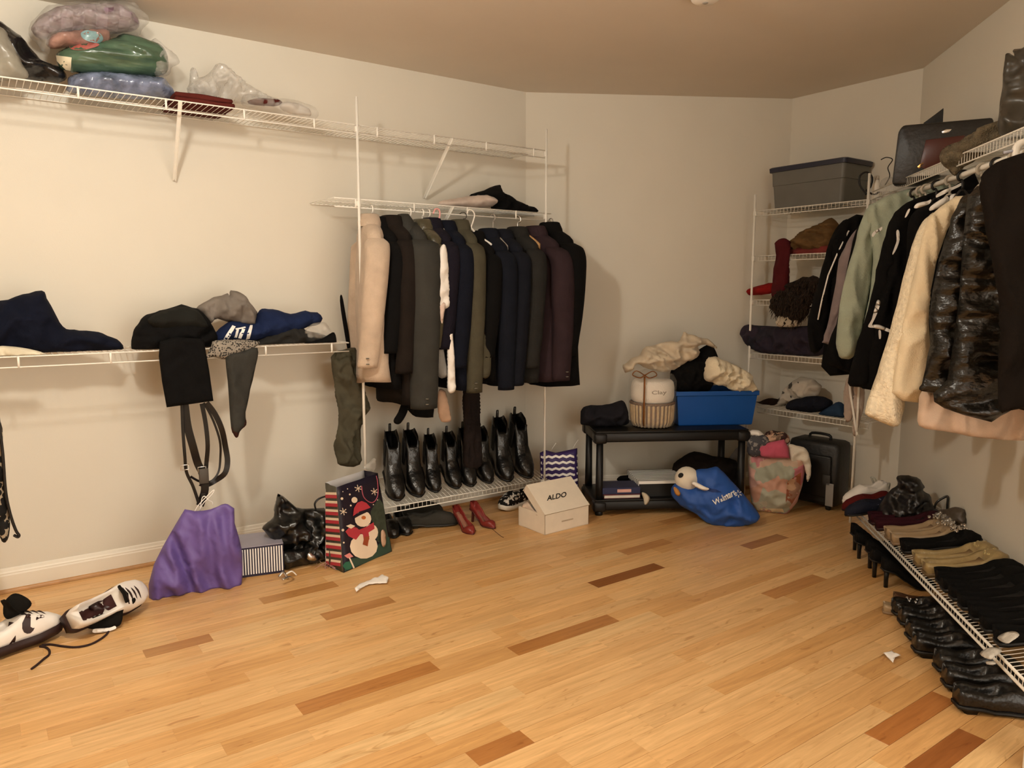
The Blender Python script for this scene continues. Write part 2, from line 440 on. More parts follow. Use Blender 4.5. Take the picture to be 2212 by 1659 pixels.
def unit_plank():
    bm = bmesh.new(); g = .0007; h = .0005
    b0 = [(-.5, -PW / 2 + g), (.5, -PW / 2 + g), (.5, PW / 2 - g), (-.5, PW / 2 - g)]
    rings = [[Vector((x, y, -.004)) for x, y in b0], [Vector((x, y, -h)) for x, y in b0], [Vector((x * .998, y - math.copysign(h, y), 0)) for x, y in b0]]
    add_loft(bm, rings, cap0=False); me = bpy.data.meshes.new('floor_plank'); bm.to_mesh(me); bm.free(); me.materials.append(M_oak); return me
UP = unit_plank(); rnd = random.Random(11)
poly2 = [(p.x, p.y) for p in ring]
def clipx(y):
    xs = []
    for i in range(len(poly2)):
        (x1, y1), (x2, y2) = poly2[i - 1], poly2[i]
        if (y1 > y) != (y2 > y): xs.append(x1 + (y - y1) / (y2 - y1) * (x2 - x1))
    return sorted(xs)
TONES = [('#deb27a', 8), ('#e1b882', 7), ('#d9ab72', 5), ('#e6c18c', 4), ('#d3a46a', 3), ('#c08c54', 1)]
TL = [srgb(c) for c, k in TONES for _ in range(k)]
KEY = {}                                                              # boards with a tone of their own: row -> [(x0, x1, tone)]
def key(y, x0, x1, c): KEY.setdefault(round((y - 2.652) / PW), []).append((x0, x1, srgb(c)))
key(2.652, 2.375, 2.835, '#8a5628'); key(2.372, .82, 1.352, '#b27c46'); key(2.29, 1.66, 2.2, '#b07a44')
pp = PZ(0)
for (a, b, c) in (((1900, 1600), (2045, 1506), '#b57842'), ((1530 + 390, 1640), (2110, 1590), '#9c6234'), ((1020, 1640), (1150, 1600), '#b67c45'), ((1610, 1182), (1700, 1160), '#a87646'), ((700, 1335), (850, 1296), '#bb8a54'), ((310, 1410), (465, 1388), '#b58550'), ((560, 1295), (735, 1268), '#b88850')):
    p, q = pp.at(*a), pp.at(*b); key((p.y + q.y) / 2, min(p.x, q.x), max(p.x, q.x), c)
hid = bmesh.new(); NPL = 0
for row in range(-60, 24):
    y = 2.652 + row * PW
    xs = clipx(y)
    if len(xs) < 2 or y < -1.25 or y > 4.17: continue
    x0, x1 = xs[0] + .005, xs[-1] - .005
    segs = []; ks = sorted(KEY.get(row, [])); x = x0
    for (a, b, c) in ks + [(x1, None, None)]:
        a = max(a, x)
        while x < a - 1e-3:
            L = min(rnd.choice((.35, .45, .6, .75, .9, 1.1)) * rnd.uniform(.85, 1.15), a - x)
            if a - x - L < .2: L = a - x
            segs.append((x, x + L, rnd.choice(TL))); x += L
        if b: b = min(b, x1); segs.append((x, b, c)); x = b
    for (a, b, c) in segs:
        cxx = (a + b) / 2
        vis = False
        for xx in (a, cxx, b):
            v = Vector((xx, y, 0)) - EYE; dz = v.dot(CF)
            if dz > .2 and abs(v.dot(RT)) / dz < 1106 / FPX + .04 and v.dot(CU) / dz > -(830 / FPX) - .05: vis = True
        if vis and NPL < 298:
            o = bpy.data.objects.new('floor_plank', UP); COL.objects.link(o); o.parent = FLOOR; o.location = (cxx, y, rnd.uniform(-.0004, .0004)); o.scale = (b - a, 1, 1); NPL += 1
            k = rnd.uniform(.93, 1.06); o.color = (c[0] * k, c[1] * k, c[2] * k, 1)
        else:
            add_box(hid, Vector((cxx, y, -.002)), b - a - .001, PW - .001, .004)
o = obj('hidden_planks', hid, M_oak, FLOOR, smooth=False, stuff=True); o.color = srgb('#cb965a')

def baseboard(name, a, b, n):
    bm = bmesh.new(); prof = [(.0, 0), (.016, 0), (.016, .082), (.013, .088), (.013, .094), (.009, .1), (.006, .112), (0, .116)]
    add_loft(bm, [[p + n * d + ZZ * z for d, z in prof] for p in (a, b)])
    o = obj(name, bm, M_trim, structure=True, smooth=False)
    bm = bmesh.new(); q = [(.016, 0)] + [(.016 + .013 * math.sin(t * PI / 10), .018 * math.cos(t * PI / 10)) for t in range(6)]
    add_loft(bm, [[p + n * d + ZZ * z for d, z in q] for p in (a, b)])
    obj('shoe_moulding', bm, mat('oak_moulding', '#b88a58', .4, .15, 20), o, smooth=False)
baseboard('baseboard_left', G2, CA, Vector((0, -1, 0))); baseboard('baseboard_back', CA, CB, BN)
baseboard('baseboard_corner', CB, CC, Vector((-1, 0, 0))); baseboard('baseboard_right', CC, CC + RW * 2.75, RN)
# painted end of a low trim board at the right edge of the view
bm = bmesh.new(); c = PZ(0).at(2207, 1659); M = Matrix((RT, FW, ZZ)).transposed().to_4x4(); M.translation = c; add_box(bm, Vector((.06, -.03, .065)), .12, .06, .13, M, .003); obj('trim_1', bm, M_trim, structure=True, smooth=False)

# ceiling: lamp base above the view and a small round detector
t = thing('ceiling_lamp', 'round white ceiling lamp base overhead, outside the top left of the view', 'lamp', (LAMP.x, LAMP.y, CEIL - .05))
bm = bmesh.new(); add_lathe(bm, (LAMP.x, LAMP.y, CEIL - .05), [(.03, 0), (.15, .0), (.16, .012), (.16, .0495)], 32); obj('base_plate', bm, M_trim, t)
bm = bmesh.new(); add_lathe(bm, (LAMP.x, LAMP.y, CEIL - .085), [(.018, 0), (.02, .01), (.02, .035)], 16); obj('socket', bm, M_wplas, t)
dp = PZ(CEIL).at(1524, -14)
t = thing('smoke_detector', 'small round white detector on the ceiling at the top edge', 'detector', (dp.x, dp.y, CEIL - .04))
bm = bmesh.new(); add_lathe(bm, (dp.x, dp.y, CEIL - .04), [(.005, 0), (.045, .002), (.06, .012), (.068, .03), (.07, .0395)], 32); obj('cover', bm, M_wplas, t)
bm = bmesh.new(); add_lathe(bm, (dp.x, dp.y, CEIL - .043), [(.002, 0), (.012, .0005), (.014, .003)], 16); obj('test_button', bm, mat('grey_plastic', '#a9a49b', .5), t)

# ------------------------------------------------------------------ wire shelving
def wire_shelf(name, label, O, u, back, L, D, z, lip=.045, kind='rod', tie0=.0, dz_back=0, pitch=.0254, group=None, r=.0032, brackets=()):
    """O front left end, u along, back towards the wall. kind 'rod': two rails with ties; kind 'grid': deck wires bent down over the lip"""
    t = thing(name, label, 'wire shelf', O + ZZ * z, group)
    F0 = O + ZZ * z; up = lambda d: ZZ * (dz_back * d / D)
    for nm, off, dd in (('front_rail', ZZ * 0, r), ('front_rail', ZZ * -lip, r)):
        bm = bmesh.new(); add_tube(bm, [F0 + off, F0 + off + u * L], dd, 8); obj(nm, bm, M_wire, t)
    bm = bmesh.new(); 
    for d in (D * .5, D - .006):
        add_tube(bm, [F0 + back * d + up(d), F0 + u * L + back * d + up(d)], r * .85, 6)
    obj('back_rail', bm, M_wire, t)
    bm = bmesh.new(); k = int(L / pitch)
    for i in range(k + 1):
        p = F0 + u * (L * i / k) + ZZ * .002
        pts = [p, p + back * (D - .004) + up(D)]
        if kind == 'grid': pts = [p - ZZ * lip] + pts
        add_tube(bm, pts, .0016, 4)
    obj('deck_wires', bm, M_wire, t, stuff=True)
    if kind == 'rod':
        x = tie0
        while x < L:
            bm = bmesh.new(); add_box(bm, F0 + u * x - ZZ * (lip / 2) - back * .001, .012, .006, lip + .006, frame(Vector(), u, ZZ, back).to_3x3().to_4x4() if False else None) if False else add_tube(bm, [F0 + u * x + ZZ * .003, F0 + u * x - ZZ * (lip + .003)], .0052, 6)
            obj('rail_tie', bm, M_wire, t); x += .352
    for bx in brackets:
        bm = bmesh.new(); p = F0 + u * bx[0] - back * .002 - ZZ * .0; q = F0 + u * bx[1] + back * (D - .006); q.z = bx[2]
        ax = (q - p).normalized(); s = ax.cross(u).normalized(); M = Matrix((ax, u, s)).transposed().to_4x4(); M.translation = (p + q) / 2
        add_box(bm, Vector(), (q - p).length, .016, .004, M); add_box(bm, Vector((0, .007, .004)), (q - p).length, .003, .011, M)
        b = obj('brace', bm, M_wire, t, smooth=False)
        bm = bmesh.new(); add_lathe(bm, q + ZZ * .004, [(.004, -.004), (.007, 0), (.004, .004)], 8); obj('screw', bm, M_chrome, b)
    return t
YF = 3.85; X1 = Vector((1, 0, 0)); Y1 = Vector((0, 1, 0)); DW = .352
wire_shelf('wire_shelf', 'long white wire shelf high on the left wall holding plastic-wrapped bedding', Vector((-1.5, YF, 0)), X1, Y1, 4.5, DW, 2.293, tie0=.187, brackets=((2.36, 2.39, 1.978), (3.82, 3.83, 1.991)))
wire_shelf('wire_shelf', 'white wire shelf with hanging rod above the row of dark coats', Vector((1.6, YF, 0)), X1, Y1, 1.45, DW, 1.908, tie0=.12, brackets=((.72, .70, 1.56),))
wire_shelf('wire_shelf', 'white wire shelf at waist height on the left wall under the navy and black clothes', Vector((-1.5, YF, 0)), X1, Y1, 3.16, DW, 1.142, tie0=.246)
wire_shelf('wire_shelf', 'low tilted white wire shoe shelf carrying black boots under the coats', Vector((1.70, YF, 0)), X1, Y1, 1.33, DW, .188, lip=.032, kind='grid', dz_back=.09, pitch=.028)
def pole(label, pts, clips, r=.0075):
    t = thing('support_pole', label, 'pole', pts[-1]); bm = bmesh.new(); add_tube(bm, pts, r, 10); obj('tube', bm, M_wire, t)
    for z, d in clips:
        p = Vector(pts[0]); p.z = z; bm = bmesh.new(); add_box(bm, p + d * .006, .02, .02, .03, bev=.003); obj('shelf_clip', bm, M_wire, t)
pole('tall white steel pole at the left end of the coat rack before the beige coat', [(1.733, 3.838, 2.434), (1.733, 3.838, .0)], ((2.27, Y1), (1.885, Y1), (.175, Y1)))
pole('tall white steel pole at the right end of the coat rack, beside the black coat', [(3.0, 3.838, 2.42), (3.0, 3.838, .0)], ((2.27, Y1), (1.885, Y1), (.175, Y1)))
XF = 4.35; XB = Vector((1, 0, 0)); YD = Vector((0, -1, 0))
for z, y0, L, lab in ((1.955, 3.292, .88, 'topmost white wire shelf in the far corner carrying the grey tote'), (1.655, 3.292, .88, 'second white wire shelf from the top in the far corner with the brown cloth'),
                      (1.36, 3.292, .88, 'third white wire shelf from the top in the far corner under the brown fur'), (.998, 3.292, .88, 'fourth white wire shelf from the top in the far corner under the dark purple clothes'),
                      (.63, 3.20, .79, 'lowest white wire shelf in the far corner, above the black suitcase')):
    wire_shelf('wire_shelf', lab, Vector((XF, y0, 0)), YD, XB, L, .355, z, lip=.034, kind='grid', r=.0028)
pole('thin white steel pole at the left front of the corner shelves', [(4.338, 3.275, 2.063), (4.338, 3.275, 0)], ((1.94, XB), (1.64, XB), (1.345, XB), (.98, XB)))
pole('thin white steel pole at the right front of the corner shelves, beside the cream coat', [(4.338, 2.483, 2.104), (4.338, 2.483, 0)], ((1.94, XB), (.6, XB)))
O = CC + RN * .36 + RW * .42
wire_shelf('wire_shelf', 'white wire shelf with closet rod high on the right wall above the hanging clothes', O, RW, -RN, 2.5, .355, 1.972, lip=.042, kind='grid', r=.003)
bm = bmesh.new(); add_tube(bm, [CC + RN * .335 + RW * .45 + ZZ * 1.895, CC + RN * .335 + RW * 2.9 + ZZ * 1.895], .011, 12)
RODR = tag(obj('closet_rod', bm, M_wire), 'white metal closet rod under the right wall shelf', 'rod')
O = CC + RN * .385 + RW * .36
wire_shelf('wire_shelf', 'long low tilted white wire shoe shelf along the right wall full of shoes', O, RW, -RN, 2.5, .375, .172, lip=.03, kind='grid', dz_back=.085, pitch=.026, r=.0055)

# ------------------------------------------------------------------ garments on hangers
def ell(c, a, b, w, t, n, z, e=.82, fold=None):
    out = []
    for j in range(n):
        th = 2 * PI * j / n; co, si = math.cos(th), math.sin(th)
        k = 1 + (fold(th) if fold else 0)
        out.append(c + a * (math.copysign(abs(co) ** e, co) * w) + b * (math.copysign(abs(si) ** e, si) * t * k) + ZZ * z)
    return out
def garment(name, label, cat, x, y, top, L, m, yaw=0, sw=.205, hem=.205, th=.055, slen=.6, sr=.056, sfwd=-.02, sout=.02, seed=1, group=None, collar=True, buttons=0, m2=None, hood=False, sleeve=True, cut=0):
    r = random.Random(seed); an = math.radians(yaw)
    a = Vector((-math.sin(an), -math.cos(an), 0)); b = Vector((math.cos(an), -math.sin(an), 0)); c = Vector((x, y, top))
    t = thing(name, label, cat, c - ZZ * L, group)
    so = Vector((seed * 3.7, seed * 1.3, 0))
    prof = [(0, .055, .04), (.015, .075, .045), (.035, .118, .05), (.06, .165, .055), (.085, sw - .012, .058), (.13, sw, th * .95), (.2, sw * .99, th * 1.05)]
    k = 12
    for i in range(1, k + 1):
        f = i / k; d = .2 + (L - .2) * f; prof.append((d, sw * .99 + (hem - sw * .99) * f, th * (1.05 + .25 * f)))
    rings = []
    for d, w, tt in prof:
        f = d / L
        def fold(q, f=f, d=d): return f * (.34 * math.sin(3 * q + seed + 2 * f) * .6 + .5 * noise.noise(Vector((math.cos(q) * 1.6, math.sin(q) * 1.6, d * 2.2)) + so)) + .15 * noise.noise(Vector((math.cos(q) * 3, math.sin(q) * 3, d * 6)) + so)
        sh = b * (.02 * f * noise.noise(Vector((d * 2, seed, 0)))) 
        ring = ell(c + sh, a, b, w, tt, 40, -d, .8, fold)
        if d > L - .01: ring = [p + ZZ * (.012 * noise.noise(p * 9 + so) + cut * ((p - c).dot(a))) for p in ring]
        rings.append(ring)
    last = rings[-1]; mid = sum(last, Vector()) / len(last)
    rings.append([mid + (p - mid) * .93 + ZZ * .006 for p in last]); rings.append([mid + (p - mid) * .8 + ZZ * .07 for p in last])
    bm = bmesh.new(); add_loft(bm, rings); body = obj('body', bm, m, t)
    if sleeve:
        for sg in (1, -1):
            path = [(sw - .045, -.105, 0), (sw + .0, -.15, .0), (sw + sout, -.25, sfwd * .3), (sw + sout * 1.1, -.1 - slen * .5, sfwd), (sw + sout * .6, -.1 - slen * .8, sfwd * 1.6), (sw + sout * .2, -.1 - slen, sfwd * 2.2)]
            pts = spline([c + a * (sg * p[0]) + ZZ * p[1] + b * p[2] for p in path], 4)
            rr = [sr * lerp([(0, .7), (.15, 1.05), (.5, 1.0), (.8, .9), (1, .86)], i / (len(pts) - 1)) for i in range(len(pts))]
            rings = []
            for i, (p, q) in enumerate(zip(pts, rr)):
                f = i / (len(pts) - 1)
                rings.append([p + a * (math.cos(u) * q * .82) * (1 + .14 * noise.noise(Vector((math.cos(u) * 1.5, math.sin(u) * 1.5, f * 5)) + so * sg)) + b * (math.sin(u) * q) * (1 + .14 * noise.noise(Vector((math.cos(u) * 1.5 + 4, math.sin(u) * 1.5, f * 5)) + so * sg)) for u in [2 * PI * j / 18 for j in range(18)]])
            mid = pts[-1]; e = rings[-1]
            rings.append([mid + (p - mid) * .88 + ZZ * .004 for p in e]); rings.append([mid + (p - mid) * .75 + ZZ * .06 for p in e])
            bm = bmesh.new(); add_loft(bm, rings); s = obj('sleeve', bm, m2 or m, t)
            if buttons:
                for q in range(2):
                    bm = bmesh.new(); p = pts[-2] + a * (sg * sr * .82) + ZZ * (.03 * q) + b * -.012
                    add_lathe(bm, p, [(.002, -.003), (.009, -.002), (.009, .002), (.002, .003)], 10); obj('button', bm, mat('dark_button', '#6d675c', .3), s)
    if collar:
        bm = bmesh.new(); rs = []
        for d, w, tt in ((.035, .1, .06), (.01, .092, .062), (-.03, .07, .052), (-.034, .06, .044), (0, .058, .04), (.02, .06, .04)): rs.append(ell(c, a, b, w, tt, 24, -d, .9))
        add_loft(bm, rs, False, False); obj('collar', bm, m, t)
    if hood:
        bm = bmesh.new(); rs = []
        for i in range(9):
            f = i / 8; q = math.sin(PI * (f * .92 + .04)); rs.append(ell(c + b * (-.03 - .01 * f), a, b, .02 + .1 * q ** .7, .012 + .05 * q ** .6, 20, .045 - .24 * f, .9, lambda u, f=f: .15 * noise.noise(Vector((math.cos(u) * 2, math.sin(u) * 2, f * 3)))))
        add_loft(bm, rs); obj('hood', bm, m, t)
    return t
def hanger(label, x, y, ztop, zrod, m, yaw=0, hw=.15, group=None, name='clothes_hanger', r=.0042, bar=True, wood=False, a=None, c=None):
    an = math.radians(yaw); a = a or Vector((-math.sin(an), -math.cos(an), 0)); c = c or Vector((x, y, 0)); p = lambda u, z: c + a * u + ZZ * z
    t = thing(name, label, 'hanger', p(0, ztop - .1), group)
    bm = bmesh.new(); R = .021; q = [p(0, ztop + .01), p(0, zrod - R - .012), p(.006, zrod - R)]
    for i in range(12): th = -PI / 2 * .6 + PI * 1.22 * i / 11; q.append(p(R * math.cos(th), zrod - .006 + R * math.sin(th)))
    add_tube(bm, spline(q, 2), r, 8); obj('hook', bm, M_chrome if wood else m, t)
    bm = bmesh.new()
    if wood:
        rs = [ell(p(u, ztop - .003 - .09 * abs(u / hw) ** 1.5), a.cross(ZZ), ZZ, .009, .018, 10, 0) for u in [hw * (i / 8 - 1) for i in range(17)]]
        add_loft(bm, rs)
    else:
        add_tube(bm, spline([p(-hw, ztop - .085), p(-hw * .5, ztop - .035), p(0, ztop + .008), p(hw * .5, ztop - .035), p(hw, ztop - .085)], 4), r, 8)
    s = obj('shoulders', bm, m, t)
    if bar:
        bm = bmesh.new(); add_tube(bm, spline([p(-hw, ztop - .085), p(-hw * .93, ztop - .115), p(0, ztop - .118), p(hw * .93, ztop - .115), p(hw, ztop - .085)], 4), r * .85, 8); obj('trouser_bar', bm, m, t)
    return t
ZR = 1.865; YR = 3.86
def coat(px, **k): pass
M_hw = M_wplas; M_hp = mat('pink_plastic', '#e7a3a0', .4, .02); M_wood = mat('hanger_wood', '#b98f5c', .45, .2, 30)
G = garment
G('overcoat', 'long beige wool overcoat hanging leftmost on the coat rack', 'coat', 1.80, YR, 1.80, .88, M_beige, yaw=14, th=.06, slen=.68, sr=.062, sfwd=-.03, seed=3, buttons=1, cut=.1)
G('black_coat', 'black coat hanging behind the beige overcoat, only its back edge showing', 'coat', 1.865, YR + .03, 1.79, .9, M_blk, th=.04, seed=4)
G('fur_trimmed_coat', 'very dark brown coat with frayed hem between the beige and the charcoal coats', 'coat', 1.93, YR, 1.80, 1.0, M_brown, th=.045, slen=.72, seed=5)
G('hooded_coat', 'charcoal grey hooded coat with wide long sleeve', 'coat', 2.035, YR - .01, 1.80, 1.0, M_char, yaw=6, th=.075, slen=.92, sr=.088, sfwd=-.005, seed=6, hood=True, collar=False, buttons=1)
G('leather_jacket', 'crinkled olive brown shiny jacket right of the charcoal coat', 'jacket', 2.12, YR, 1.79, .72, shiny('olive_shiny', '#4c4736', 25, .7, .3), th=.045, slen=.58, sr=.05, seed=7)
G('blouse', 'dark purple black blouse behind the white shirt', 'blouse', 2.18, YR, 1.80, .8, cloth('purple_black', '#191620'), th=.04, seed=8)
G('navy_dress', 'dark navy garment between the white shirt and the olive coat', 'dress', 2.275, YR, 1.79, .93, M_navy, th=.05, slen=.7, seed=9)
G('olive_coat', 'olive grey wool coat with a broad black panel on its side', 'coat', 2.37, YR, 1.80, .93, M_olive, yaw=6, th=.055, slen=.86, sr=.055, sfwd=-.005, seed=10, buttons=1)
G('black_jacket', 'black jacket on a dark wire hanger behind the empty white hanger', 'jacket', 2.47, YR, 1.74, .85, M_blk, th=.045, seed=11)
G('navy_blazer', 'navy blue blazer under the slanting white hanger', 'jacket', 2.575, YR, 1.76, .9, cloth('navy_wool', '#13161f'), yaw=4, th=.06, slen=.82, sr=.06, seed=12, sfwd=.0)
G('navy_cardigan', 'second darker navy garment close behind the navy blazer', 'cardigan', 2.675, YR, 1.76, .9, cloth('navy_knit', '#15171f'), th=.05, slen=.8, seed=13)
G('grey_jacket', 'dark grey jacket on the wooden hanger left of the plum jacket', 'jacket', 2.79, YR, 1.78, .92, M_dgrey, th=.055, slen=.72, sr=.058, seed=14, cut=.02)
G('suit_jacket', 'plum brown suit jacket second from the right on the coat rack', 'jacket', 2.915, YR - .02, 1.79, .93, M_plum, yaw=-8, th=.06, slen=.82, sr=.075, seed=15, sfwd=.01, sout=.03, buttons=1)
G('long_coat', 'long black coat hanging rightmost on the coat rack', 'coat', 3.04, YR - .01, 1.82, 1.0, M_blk, yaw=-6, th=.07, slen=.7, sr=.075, seed=16, sout=.03, hem=.25, cut=.04)
for i, (px, z, lab) in enumerate(((803, 1.81, 'white plastic hanger carrying the beige overcoat'), (885, 1.80, 'white plastic hanger with slanting neck right of the charcoal hood'), (912, 1.80, 'white plastic hanger holding the olive shiny jacket'),
                                  (926, 1.81, 'white plastic hanger holding the dark purple blouse'), (948, 1.80, 'white plastic hanger holding the olive grey coat'))):
    hanger(lab, PY(YR).at(px, 452).x, YR, z, ZR, M_hw, yaw=8, group='white plastic hangers on the coat rack')
for px, z, lab in ((1065, 1.77, 'grey plastic hanger of the navy garment'), (1190, 1.8, 'white hanger of the black coat beside the right pole')):
    hanger(lab, PY(YR).at(px, 460).x, YR, z, ZR, mat('grey_hanger', '#a79e94', .4), group='hangers at the right end of the coat rack')
hanger('brown wooden hanger with metal hook holding the dark grey jacket', PY(YR).at(1118, 462).x, YR, 1.785, ZR, M_wood, yaw=-32, hw=.15, wood=True, bar=False)
hanger('thin dark wire hanger left of the navy blazer', PY(YR).at(1000, 470).x, YR, 1.775, ZR, mat('dark_wire', '#3a332c', .4, metal=.6), yaw=-50, hw=.17, r=.0022)
# hangers whose slanting arm shows, built from the arm as it hangs
def slant(label, hookpx, pts, y, m, group=None):
    pl = PY(y); t = thing('clothes_hanger', label, 'hanger', pl.at(*pts[-1]), group)
    bm = bmesh.new(); add_tube(bm, spline([pl.at(*p) for p in hookpx], 5), .0045, 8); obj('hook', bm, m, t)
    q = [pl.at(*p) for p in pts]; q = [v + Vector((0, -.05 - .05 * i / len(q), 0)) if i else v for i, v in enumerate(q)]
    bm = bmesh.new(); add_tube(bm, spline([pl.at(*hookpx[-1])] + q, 5), .0065, 8); obj('arm', bm, m, t)
    bm = bmesh.new(); p = pl.at(*hookpx[-1]); add_tube(bm, spline([p, p + Vector((-.02, .1, -.05)), p + Vector((-.03, .19, -.085))], 4), .0055, 8); obj('arm', bm, m, t)
slant('empty white plastic hanger dangling its bent arm in front of the navy blazer', [(1009, 462), (1012, 454), (1020, 455), (1025, 464), (1022, 478), (1017, 492)], [(1035, 510), (1050, 530), (1063, 545), (1052, 568), (1042, 588)], 3.80, M_hw)
slant('pale pink plastic hanger tilting down to the white shirt', [(936, 462), (940, 452), (948, 453), (950, 465), (944, 482), (932, 500)], [(945, 515), (958, 528), (962, 537)], 3.80, M_hp)
W = puff('white_shirt', [(932, 655), (936, 620), (943, 570), (948, 545), (957, 528), (965, 537), (969, 580), (971, 640), (970, 662), (955, 668)], PY(3.60), M_white, front=.035, back=.07, fold=.01, seed=21)
tag(W, 'white shirt hanging by its pink hanger among the dark coats', 'shirt')
o = puff('shirt_tail', [(958, 660), (970, 655), (976, 700), (981, 760), (984, 820), (984, 842), (975, 850), (968, 838), (967, 760), (963, 700)], PY(3.62), M_white, W, front=.02, back=.04, fold=.006, seed=22)
o = puff('cuff', [(931, 655), (945, 658), (962, 655), (957, 690), (954, 698), (944, 672)], PY(3.585), cloth('shirt_lining', '#dcc4b6'), W, front=.015, back=.03, fold=.006, seed=23)
tag(puff('trousers', [(936, 690), (948, 688), (955, 735), (966, 795), (968, 812), (948, 815), (941, 770)], PY(3.66), M_lgrey, front=.02, back=.04, fold=.006, seed=24), 'light grey trouser leg hanging below the white shirt cuff', 'trousers')
tag(puff('panel_shirt', [(988, 650), (1012, 648), (1016, 690), (1013, 736), (991, 738), (988, 700)], PY(3.615), M_blk, front=.012, back=.05, fold=.004, seed=25, curve=False), 'broad black panel of a shirt pressed against the olive grey coat', 'shirt')
tag(puff('skirt', [(1041, 725), (1063, 725), (1061, 775), (1059, 810), (1043, 815), (1040, 770)], PY(3.63), M_olive, front=.015, back=.04, fold=.006, seed=26), 'olive grey skirt hem left of the navy blazer', 'skirt')
tag(puff('shirt_hem', [(862, 862), (900, 868), (936, 862), (936, 898), (932, 902), (898, 900), (880, 885)], PY(3.86), M_blk, front=.02, back=.03, seed=27, fold=.006), 'black shirt hem showing under the charcoal coat', 'shirt')
tag(puff('cloth_belt', [(872, 862), (884, 868), (880, 890), (866, 914), (855, 916), (850, 908), (860, 890)], PY(3.82), M_blk, front=.01, back=.01, seed=28, fold=.002), 'black cloth belt end dangling below the charcoal coat', 'belt')
tag(puff('scarf', [(948, 842), (962, 846), (970, 880), (975, 908), (960, 912), (950, 905), (945, 870)], PY(3.9), cloth('peach_cloth', '#d9b79c'), front=.02, back=.02, seed=29, fold=.006), 'pale peach scarf end hanging below the rack of coats', 'scarf')
tag(puff('long_scarf', [(1003, 780), (1034, 780), (1036, 860), (1038, 930), (1042, 985), (1032, 1012), (1006, 1012), (1000, 985), (1002, 900)], PY(3.93), cloth('black_brown', '#221b19'), front=.025, back=.03, seed=30, fold=.012, an=(3, .5)), 'long black brown scarf hanging down to the boots', 'scarf')
o = puff('hanging_trousers', [(716, 770), (740, 756), (766, 752), (776, 790), (788, 845), (798, 878), (792, 895), (782, 915), (779, 960), (778, 1003), (735, 1006), (727, 985), (726, 955), (731, 895), (722, 830)], PY(3.93), M_olive, front=.04, back=.05, fold=.022, fr=6, an=(1.6, .7), ang=.3, seed=31, crease=.6)
tag(o, 'creased olive khaki trousers hanging by the left pole', 'trousers')
tag(puff('black_sleeve', [(734, 650), (739, 638), (747, 680), (757, 745), (752, 760), (744, 720)], PY(4.05), M_blk, front=.01, back=.02, fold=.004, seed=32), 'narrow black sleeve sticking out left of the beige overcoat', 'sleeve')

# ------------------------------------------------------------------ shoes
def shoe_sec(L, w, bot, rim, dip, dome, N=22, floor=.35):
    rings = []
    for i in range(N + 1):
        s = i / N; W = lerp(w, s); b = lerp(bot, s); r = lerp(rim, s); d = lerp(dip, s); dm = lerp(dome, s); x = (s - .5) * L; h = r - b
        P = [(-W * .8, b), (-W, b + h * .22), (-W * 1.0, b + h * .6), (-W * .9, r)]
        for u in (-.78, -.6, -.3, 0): 
            k = min(1, max(0, (.86 - abs(u)) / .28)); P.append((u * W * .9, r + dm * (1 - u * u) - min(d, h - .006) * k))
        Q = P + [(-y, z) for y, z in P[-2::-1]]
        rings.append([Vector((x, y, z)) for y, z in Q])
    return rings
WT = [(0, .022), (.06, .031), (.25, .033), (.45, .034), (.68, .045), (.85, .040), (.95, .026), (1, .010)]
WP = [(0, .018), (.06, .025), (.25, .026), (.45, .027), (.68, .038), (.85, .03), (.95, .016), (1, .006)]
Z0 = [(0, 0), (1, 0)]
KIND = {
 'boot': dict(L=.27, w=WT, bot=[(0, .032), (.25, .03), (.4, .012), (1, .012)], rim=[(0, .25), (.12, .275), (.34, .262), (.46, .20), (.56, .125), (.7, .09), (.88, .064), (.97, .045), (1, .03)], dip=[(0, 0), (.05, .13), (.33, .13), (.42, 0), (1, 0)], dome=[(0, 0), (.4, .0), (.55, .018), (.8, .016), (1, .006)], heel=(.05, .2, .032, .03)),
 'shoe': dict(L=.27, w=WT, bot=[(0, .02), (.25, .018), (.36, .01), (1, .01)], rim=[(0, .075), (.1, .078), (.3, .066), (.5, .078), (.65, .07), (.85, .055), (.96, .042), (1, .025)], dip=[(0, 0), (.04, .045), (.42, .05), (.52, 0), (1, 0)], dome=[(0, 0), (.45, 0), (.6, .012), (.85, .012), (1, .004)], heel=(.05, .22, .02, .03)),
 'flat': dict(L=.24, w=WP, bot=[(0, .006), (1, .004)], rim=[(0, .046), (.1, .042), (.3, .03), (.6, .026), (.75, .036), (.9, .034), (1, .018)], dip=[(0, 0), (.04, .034), (.3, .026), (.68, .02), (.76, 0), (1, 0)], dome=[(0, 0), (.7, 0), (.82, .010), (1, .003)], heel=(.06, .2, .006, .022)),
 'pump': dict(L=.22, w=WP, bot=[(0, .078), (.18, .07), (.4, .035), (.6, .006), (1, .004)], rim=[(0, .13), (.1, .128), (.3, .095), (.5, .055), (.68, .034), (.78, .04), (.9, .036), (1, .018)], dip=[(0, 0), (.04, .045), (.3, .045), (.66, .024), (.74, 0), (1, 0)], dome=[(0, 0), (.7, 0), (.82, .010), (1, .003)], heel=(.04, .12, .082, .008)),
 'sneaker': dict(L=.30, w=[(0, .028), (.06, .038), (.25, .04), (.45, .041), (.68, .052), (.85, .048), (.95, .034), (1, .016)], bot=[(0, .026), (.6, .022), (.9, .03), (1, .042)], rim=[(0, .1), (.08, .105), (.25, .085), (.42, .1), (.5, .11), (.62, .098), (.8, .078), (.93, .064), (1, .052)], dip=[(0, 0), (.04, .06), (.38, .06), (.46, .01), (.52, 0), (1, 0)], dome=[(0, 0), (.45, 0), (.6, .014), (.85, .014), (1, .004)], heel=None),
}
